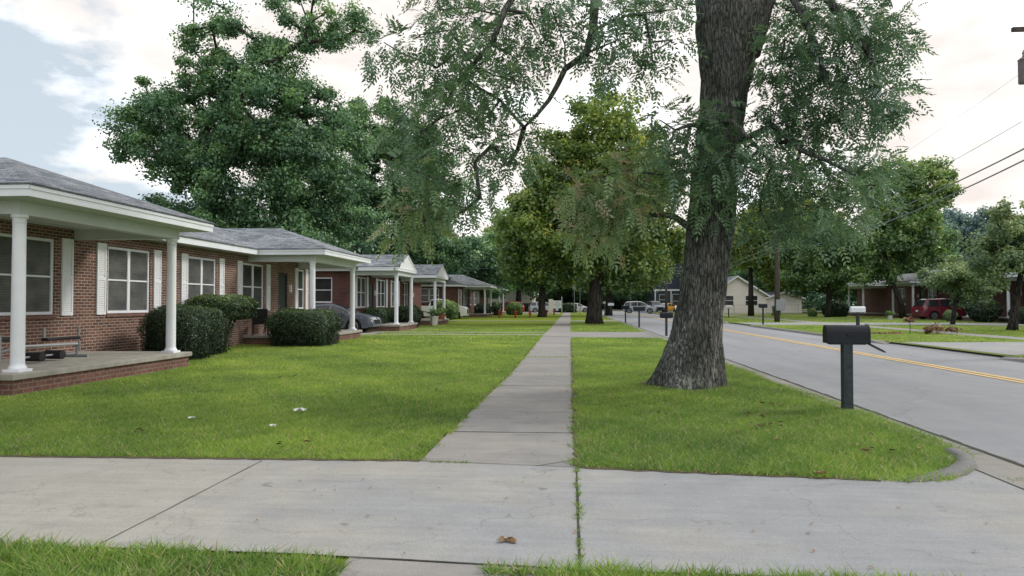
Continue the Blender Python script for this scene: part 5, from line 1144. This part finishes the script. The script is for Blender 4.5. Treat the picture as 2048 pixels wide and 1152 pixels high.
for i in range(230):
    x = rg2.uniform(-6, 3.4); y = rg2.uniform(4.1, 6.5); s = rg2.uniform(.006, .022)
    if i > 90: x = rg2.uniform(-1.35, 0.05); y = rg2.uniform(6.5, 17); s = rg2.uniform(.008, .025); x = (x if rg2.random() < .4 else rg2.choice([-1.33, 0.0])+rg2.normal()*.04)
    if i > 190: x = rg2.uniform(.3, 3.6); y = rg2.uniform(6.6, 12); s = rg2.uniform(.02, .045)
    a = rg2.uniform(0, 6.28); z = .012 if i <= 190 else .05
    mb.add([(x-s*math.cos(a), y-s*math.sin(a), z), (x+s*.5*math.sin(a), y-s*.5*math.cos(a), z+s*.3), (x+s*math.cos(a), y+s*math.sin(a), z+.004), (x-s*.5*math.sin(a), y+s*.5*math.cos(a), z+s*.3)], [(0, 1, 2, 3)])
tag(mesh_obj('leaf_litter', mb, M['deadleaf']), 'tiny dry leaves and bits scattered over the paving', 'leaf litter', kind='stuff')
mb = MB()
for cx, cy, k in ((2.75, 10.4, 9), (2.35, 8.6, 12), (2.4, 9.3, 7), (1.1, 9.4, 4), (-4.9, 7.6, 5), (-2.9, 7.1, 5), (-5.5, 13.5, 5), (-2.2, 11.5, 4), (3.0, 7.2, 5)):
    for _ in range(k):
        x = cx+rg2.normal()*.10; y = cy+rg2.normal()*.10; q = rg2.uniform(.025, .05); a = rg2.uniform(0, 6.28); z = .05
        mb.add([(x-q*math.cos(a), y-q*math.sin(a), z), (x+q*.5*math.sin(a), y-q*.5*math.cos(a), z+q*.5), (x+q*math.cos(a), y+q*math.sin(a), z+.01), (x-q*.5*math.sin(a), y+q*.5*math.cos(a), z+q*.4)], [(0, 1, 2, 3)])
tag(mesh_obj('fallen_leaves', mb, m_plain('dark_fallen_leaves', (0.10, .055, .03), .9, .5, 40)), 'small patches of brown fallen leaves lying in the lawn', 'leaf litter', kind='stuff')
# dirt ring of the tree and bare patch
ring = [(2.1+(.86+.1*math.sin(k*1.7)+.06*math.sin(k*3.1))*math.cos(k*2*PI/40), 13.05+(.82+.1*math.sin(k*1.3))*math.sin(k*2*PI/40), .001) for k in range(40)]
M['dirt'] = m_plain('bare_dirt', (0.13, 0.095, 0.065), .95, .35, 14)
struct('dirt_ring', MB().poly(ring), M['dirt'], 'bare dirt around the foot of the huge tree')
# dried plant heap across the road
r_ = thing('dried_plant', 'brown dried plant clump on the verge across the road', 'plant', (15.7, 32.5, .1)); rng = np.random.default_rng(5)
V, t = leaves(np.array([[15.2, 32.8, .75], [16.1, 32.3, .4], [16.8, 32.4, .35], [15.8, 32.5, .3]]), np.array([.22, .35, .22, .25]), 130, .14, .07, rng)
M['l_dead'] = m_leaf('dried_leaves', [(0, (.12, .06, .035)), (.5, (.24, .12, .07)), (1, (.34, .2, .12))], .2)
quads_obj('leaves', V, t, M['l_dead'], r_); mesh_obj('stem', MB().tube([(15.2, 32.8, .05), (15.2, 32.8, .8)], .015, 5).tube([(16.1, 32.3, .05), (16.1, 32.3, .5)], .015, 5), M['bark2'], r_)
V, t = leaves(np.array([[13.9, 32.9, .14], [14.5, 32.8, .14], [13.3, 33.0, .13]]), np.array([.35, .3, .3]), 80, .14, .08, rng, flat=.12); o = quads_obj('leaf_pile', V, t, M['l_dead']); tag(o, 'scattered brown leaves left of the dried plant', 'leaf pile')

# ------------------------------------------------------------------ cars
def car(name, label, cat, x, y, rz, paint, kind='sedan', z=0., group=None, rimm=None):
    root = thing(name, label, cat, (x, y, z), rz, group)
    # outline: (x, ztop) ; x=0 rear, x=L front
    if kind == 'sedan':
        L, w, belt, wr, wh = 4.85, .92, .93, .335, (.98, 3.86); top = [(0, .62), (.03, .95), (.12, 1.06), (.75, 1.12), (1.05, 1.18), (1.75, 1.42), (2.3, 1.475), (2.75, 1.46), (3.15, 1.33), (3.75, 1.01), (4.3, .90), (4.65, .78), (4.8, .62), (4.85, .5)]
        cab = (.80, 3.72); pil = [(1.75, 1.85), (2.62, 2.70)]
    elif kind == 'suv':
        L, w, belt, wr, wh = 4.6, .92, 1.02, .35, (.88, 3.72); top = [(0, .7), (.03, 1.0), (.1, 1.12), (.35, 1.58), (.6, 1.68), (1.8, 1.73), (2.5, 1.70), (2.9, 1.58), (3.5, 1.12), (4.1, 1.02), (4.45, .88), (4.57, .7), (4.6, .5)]
        cab = (.15, 3.45); pil = [(1.05, 1.15), (1.95, 2.03)]
    elif kind == 'van':
        L, w, belt, wr, wh = 4.9, .97, 1.05, .34, (.95, 3.95); top = [(0, .7), (.03, 1.05), (.12, 1.2), (.42, 1.66), (.6, 1.74), (2.0, 1.79), (3.0, 1.74), (3.4, 1.6), (4.1, 1.14), (4.6, 1.0), (4.8, .8), (4.9, .5)]
        cab = (.15, 4.05); pil = [(1.35, 1.45), (2.45, 2.55)]
    elif kind == 'pickup':
        L, w, belt, wr, wh = 5.7, .99, 1.18, .40, (1.15, 4.65); top = [(0, .75), (.02, 1.22), (.1, 1.24), (2.0, 1.24), (2.06, 1.30), (2.25, 1.84), (2.7, 1.92), (3.2, 1.90), (3.5, 1.80), (4.15, 1.32), (5.0, 1.24), (5.5, 1.15), (5.68, .9), (5.7, .6)]
        cab = (2.1, 4.1); pil = [(2.95, 3.04)]
    else:
        L, w, belt, wr, wh = 4.4, .88, .88, .32, (.85, 3.5); top = [(0, .6), (.03, .85), (.12, .95), (.6, 1.05), (1.1, 1.25), (1.6, 1.36), (2.2, 1.36), (2.7, 1.22), (3.2, .95), (3.9, .82), (4.3, .65), (4.4, .48)]
        cab = (.62, 3.15); pil = [(1.6, 1.7)]
    tx = np.array([p[0] for p in top]); tz = np.array([p[1] for p in top]); Rw = wr+.065
    xs = sorted(set(np.round(np.concatenate([np.linspace(0, L, 50), tx, [c+Rw*math.cos(t) for c in wh for t in np.linspace(0, PI, 13)]]), 3)))
    sec = []
    for xx in xs:
        zt = float(np.interp(xx, tx, tz)); e = min(1, (min(xx, L-xx)+.06)/.5); e = math.sqrt(max(0.02, 1-(1-e)**2)); ww = w*(.80+.20*e)
        zb = .24 if .25 < xx < L-.25 else .30
        for c in wh:
            if abs(xx-c) < Rw: zb = max(zb, wr+math.sqrt(Rw*Rw-(xx-c)**2))
        zbelt = min(belt, zt-.03); fr = max(0, min(1, (zt-belt)/.5)); wt = ww*(.90-.20*fr)
        mid = min(zbelt-.05, (zbelt+.3)/2+.1); mid = max(mid, zb+.01); zbelt = max(zbelt, mid+.01)
        sec.append([(ww*.96, zb), (ww*1.0, mid), (ww*.955, zbelt), (wt, zt-.045), (wt*.80, zt-.008), (0, zt)])
    mb = MB(); npnt = 11
    for xx, s in zip(xs, sec):
        full = [(xx, -a, b) for a, b in s]+[(xx, a, b) for a, b in s[:-1][::-1]]; mb.v += full
    for i in range(len(xs)-1):
        for k in range(npnt-1): a = i*npnt+k; mb.f.append((a, a+1, a+npnt+1, a+npnt))
    mb.f.append(tuple(range(npnt))[::-1]); mb.f.append(tuple((len(xs)-1)*npnt+k for k in range(npnt)))
    mb.v = [(a-L/2, b, c) for a, b, c in mb.v]
    def ad(n, m_, mat, par=root, **k):
        o = mesh_obj(n, m_, mat, None, **k); o.parent = par; return o
    bo = ad('body', mb, paint, smooth=True); bo.modifiers.new('e', 'EDGE_SPLIT').split_angle = math.radians(38)
    ad('underbody', MB().box(-L/2+.2, L/2-.2, -w*.82, w*.82, .2, .62), M['carblack'])
    # glass
    for sd in (-1, 1):
        g = MB()
        for i in range(len(xs)-1):
            xa, xb = xs[i], xs[i+1]
            if xa < cab[0]+.12 or xb > cab[1]-.1 or any(a <= (xa+xb)/2 <= b for a, b in pil): continue
            q = []
            for j in (i, i+1):
                (a0, z0), (a1, z1) = sec[j][2], sec[j][3]
                if z1-z0 < .10: q = None; break
                for t in (.08, .90): q.append((xs[j]-L/2, sd*(a0+(a1-a0)*t+.008), z0+(z1-z0)*t))
            if q: g.add(q, [(0, 2, 3, 1)])
        if g.f: ad('side_window', g, M['carglass'])
    for nm, lo, hi in (('windshield', None, cab[1]), ('rear_window', cab[0], None)):
        g = MB(); pk = tx[int(np.argmax(tz))]
        for i in range(len(xs)-1):
            xm = (xs[i]+xs[i+1])/2; zm = float(np.interp(xm, tx, tz))
            sl = (np.interp(xs[i+1], tx, tz)-np.interp(xs[i], tx, tz))/(xs[i+1]-xs[i])
            if nm == 'windshield': ok = xm > pk and xm < cab[1]+.02 and sl < -.25 and zm > belt+.08
            else: ok = xm < pk and sl > .22 and zm > belt+.06
            if ok:
                q = []
                for j in (i, i+1):
                    a = sec[j][4][0]*1.05; zt = sec[j][5][1]+.006
                    q += [(xs[j]-L/2, -a, zt-.008), (xs[j]-L/2, 0, zt), (xs[j]-L/2, a, zt-.008)]
                g.add(q, [(0, 1, 4, 3), (1, 2, 5, 4)])
        if g.f: ad(nm, g, M['carglass'])
    # wheels
    for c in wh:
        for sd in (-1, 1):
            yo = sd*(w*.99); t = MB().tube([(c-L/2, yo-sd*.2, wr), (c-L/2, yo-sd*.015, wr)], wr, 28); tr = ad('wheel', t, M['tyre'], bevel=.02)
            rm = MB()
            for k in range(10): a = 2*PI*k/10; b = a+.16; r0, r1 = .05, wr*.66; rm.add([(c-L/2+r0*math.cos(a-.2), yo, wr+r0*math.sin(a-.2)), (c-L/2+r1*math.cos(a), yo+sd*.004, wr+r1*math.sin(a)), (c-L/2+r1*math.cos(b), yo+sd*.004, wr+r1*math.sin(b)), (c-L/2+r0*math.cos(b+.2), yo, wr+r0*math.sin(b+.2))], [(0, 1, 2, 3)])
            n = 28
            for k in range(n):
                a = 2*PI*k/n; b = 2*PI*(k+1)/n; r0, r1 = wr*.62, wr*.72
                rm.add([(c-L/2+r0*math.cos(a), yo+sd*.004, wr+r0*math.sin(a)), (c-L/2+r1*math.cos(a), yo, wr+r1*math.sin(a)), (c-L/2+r1*math.cos(b), yo, wr+r1*math.sin(b)), (c-L/2+r0*math.cos(b), yo+sd*.004, wr+r0*math.sin(b))], [(0, 1, 2, 3)])
            ad('rim', rm, rimm or M['rim'], tr)
    def endpt(xx, dy): return None
    for sd in (-1, 1):
        hz = belt-.20 if kind != 'pickup' else .98
        h = MB(); h.add([(L/2-.62, sd*w*.975, hz+.08), (L/2-.18, sd*w*.86, hz+.03), (L/2-.02, sd*w*.66, hz-.02), (L/2-.02, sd*w*.66, hz-.10), (L/2-.2, sd*w*.90, hz-.10), (L/2-.55, sd*w*.992, hz+.0)], [(0, 1, 2, 3, 4, 5)]); ad('headlight', h, M['lamp'])
        h = MB(); h.box(-L/2-.012, -L/2+.10, sd*w*.62, sd*w*.84, belt-.28, belt-.05); ad('tail_light', h, M['tail'])
        h = MB(); mx_ = cab[1]-.45-L/2; h.box(mx_-.05, mx_+.12, sd*w*.98, sd*(w+.17), belt+.0, belt+.14); ad('mirror', h, paint, bevel=.03)
    ad('grille', MB().box(L/2-.06, L/2+.004, -w*.5, w*.5, .42, belt-.28), M['carblack'], bevel=.02)
    ad('rear_plate', MB().box(-L/2-.02, -L/2+.02, -.16, .16, .68, .80), M['white'])
    for q in pil[:2]: pass
    hd = MB()
    for sd in (-1, 1):
        for q in pil: hd.box(q[0]-.25-L/2, q[0]-.08-L/2, sd*w*.985, sd*(w*1.0+.015), belt-.12, belt-.09)
    ad('door_handles', hd, M['carblack'])
    return root
car('sedan', 'grey blue sedan parked on the driveway between the brick houses', 'car', -12.25, 35.2, 0, M['p_grey'], 'sedan')
car('pickup_truck', 'white pickup truck parked past the second gabled porch', 'truck', -12.6, 66.5, 0, M['p_white'], 'pickup')
car('red_suv', 'red crossover parked behind the farthest columned porch', 'car', -8.9, 101.8, PI+.1, M['p_red'], 'suv')
car('crossover', 'silver crossover turning on the far part of the road', 'car', 9.75, 99.5, -.15, M['p_silver'], 'suv', z=.03)
car('blue_suv', 'dark blue car right behind the silver crossover', 'car', 13.0, 109.5, -1.3, M['p_navy'], 'suv', z=.1)
car('yellow_car', 'yellow car parked on the grass across the road', 'car', 15.0, 112, -2.3, M['p_yellow'], 'coupe', z=.1)
car('white_car', 'white car parked half behind the huge trunk, right of the yellow car', 'car', 17.6, 111, -1.9, M['p_white'], 'sedan', z=.1)
car('minivan', 'maroon minivan parked beside the porch across the road', 'car', 31.5, 61.6, 0.05, M['p_maroon'], 'van', z=.1)
car('lot_car', 'pale car in the parking lot left of the office sign board', 'car', -4.2, 110.5, .2, M['p_silver'], 'suv')
car('distant_car', 'small white car far down the road left of the forked tree', 'car', .9, 114.5, .1, M['p_white'], 'sedan')

# ------------------------------------------------------------------ world and light
w = bpy.data.worlds.new('World'); scn.world = w; w.use_nodes = True; nt = w.node_tree; nt.nodes.clear()
out = nt.nodes.new('ShaderNodeOutputWorld'); bg = nt.nodes.new('ShaderNodeBackground'); bg.inputs[1].default_value = 0.15
sky = nt.nodes.new('ShaderNodeTexSky'); sky.sky_type = 'NISHITA'; sky.sun_disc = False
SUN_EL, SUN_AZ = math.radians(38), math.radians(62)     # azimuth from +Y towards +X
sky.sun_elevation = SUN_EL; sky.sun_rotation = SUN_AZ; sky.air_density = 1.0; sky.dust_density = 2.0; sky.ozone_density = 1.5
tc = nt.nodes.new('ShaderNodeTexCoord')
sep = nt.nodes.new('ShaderNodeSeparateXYZ'); nt.links.new(tc.outputs['Generated'], sep.inputs[0])
mp = nt.nodes.new('ShaderNodeMapping'); mp.inputs['Scale'].default_value = (1, 1, 2.4); mp.inputs['Location'].default_value = (0.35, 0.1, 0.2); nt.links.new(tc.outputs['Generated'], mp.inputs[0])
n1 = noise(nt, mp.outputs[0], 4.6, 9, 0.55)
# openings only towards the left of the view
ml = nt.nodes.new('ShaderNodeMath'); ml.operation = 'MULTIPLY_ADD'; nt.links.new(sep.outputs[0], ml.inputs[0]); ml.inputs[1].default_value = 0.46; ml.inputs[2].default_value = 0.20
ad = nt.nodes.new('ShaderNodeMath'); ad.operation = 'ADD'; nt.links.new(n1.outputs[0], ad.inputs[0]); nt.links.new(ml.outputs[0], ad.inputs[1])
cf = ramp(nt, ad.outputs[0], [(0.42, (0, 0, 0)), (0.53, (1, 1, 1))])
n2 = noise(nt, mp.outputs[0], 5.5, 6, 0.5)
cc = ramp(nt, n2.outputs[0], [(0.34, (6.5, 5.9, 5.6)), (0.50, (7.8, 7.4, 7.1)), (0.6, (9.9, 10.2, 10.8))])
skyc = mixc(nt, 0.82, sky.outputs[0], (4.7, 5.3, 5.8))
fin = mixc(nt, cf.outputs[0], skyc, cc.outputs[0])
nt.links.new(fin, bg.inputs[0]); nt.links.new(bg.outputs[0], out.inputs[0])
sl = bpy.data.lights.new('sun', 'SUN'); sl.energy = 2.0; sl.angle = math.radians(12); sl.color = (1, .94, .84)
so = bpy.data.objects.new('sun', sl); col.objects.link(so)
dv = Vector((math.sin(SUN_AZ)*math.cos(SUN_EL), math.cos(SUN_AZ)*math.cos(SUN_EL), math.sin(SUN_EL)))
so.rotation_euler = dv.to_track_quat('Z', 'Y').to_euler(); so.location = (30, 20, 40)

scn.render.engine = 'CYCLES'
scn.cycles.max_bounces = 8; scn.cycles.diffuse_bounces = 5; scn.cycles.transmission_bounces = 2; scn.cycles.glossy_bounces = 2
scn.view_settings.view_transform = 'Standard'; scn.view_settings.look = 'None'; scn.view_settings.exposure = 0; scn.view_settings.gamma = 1
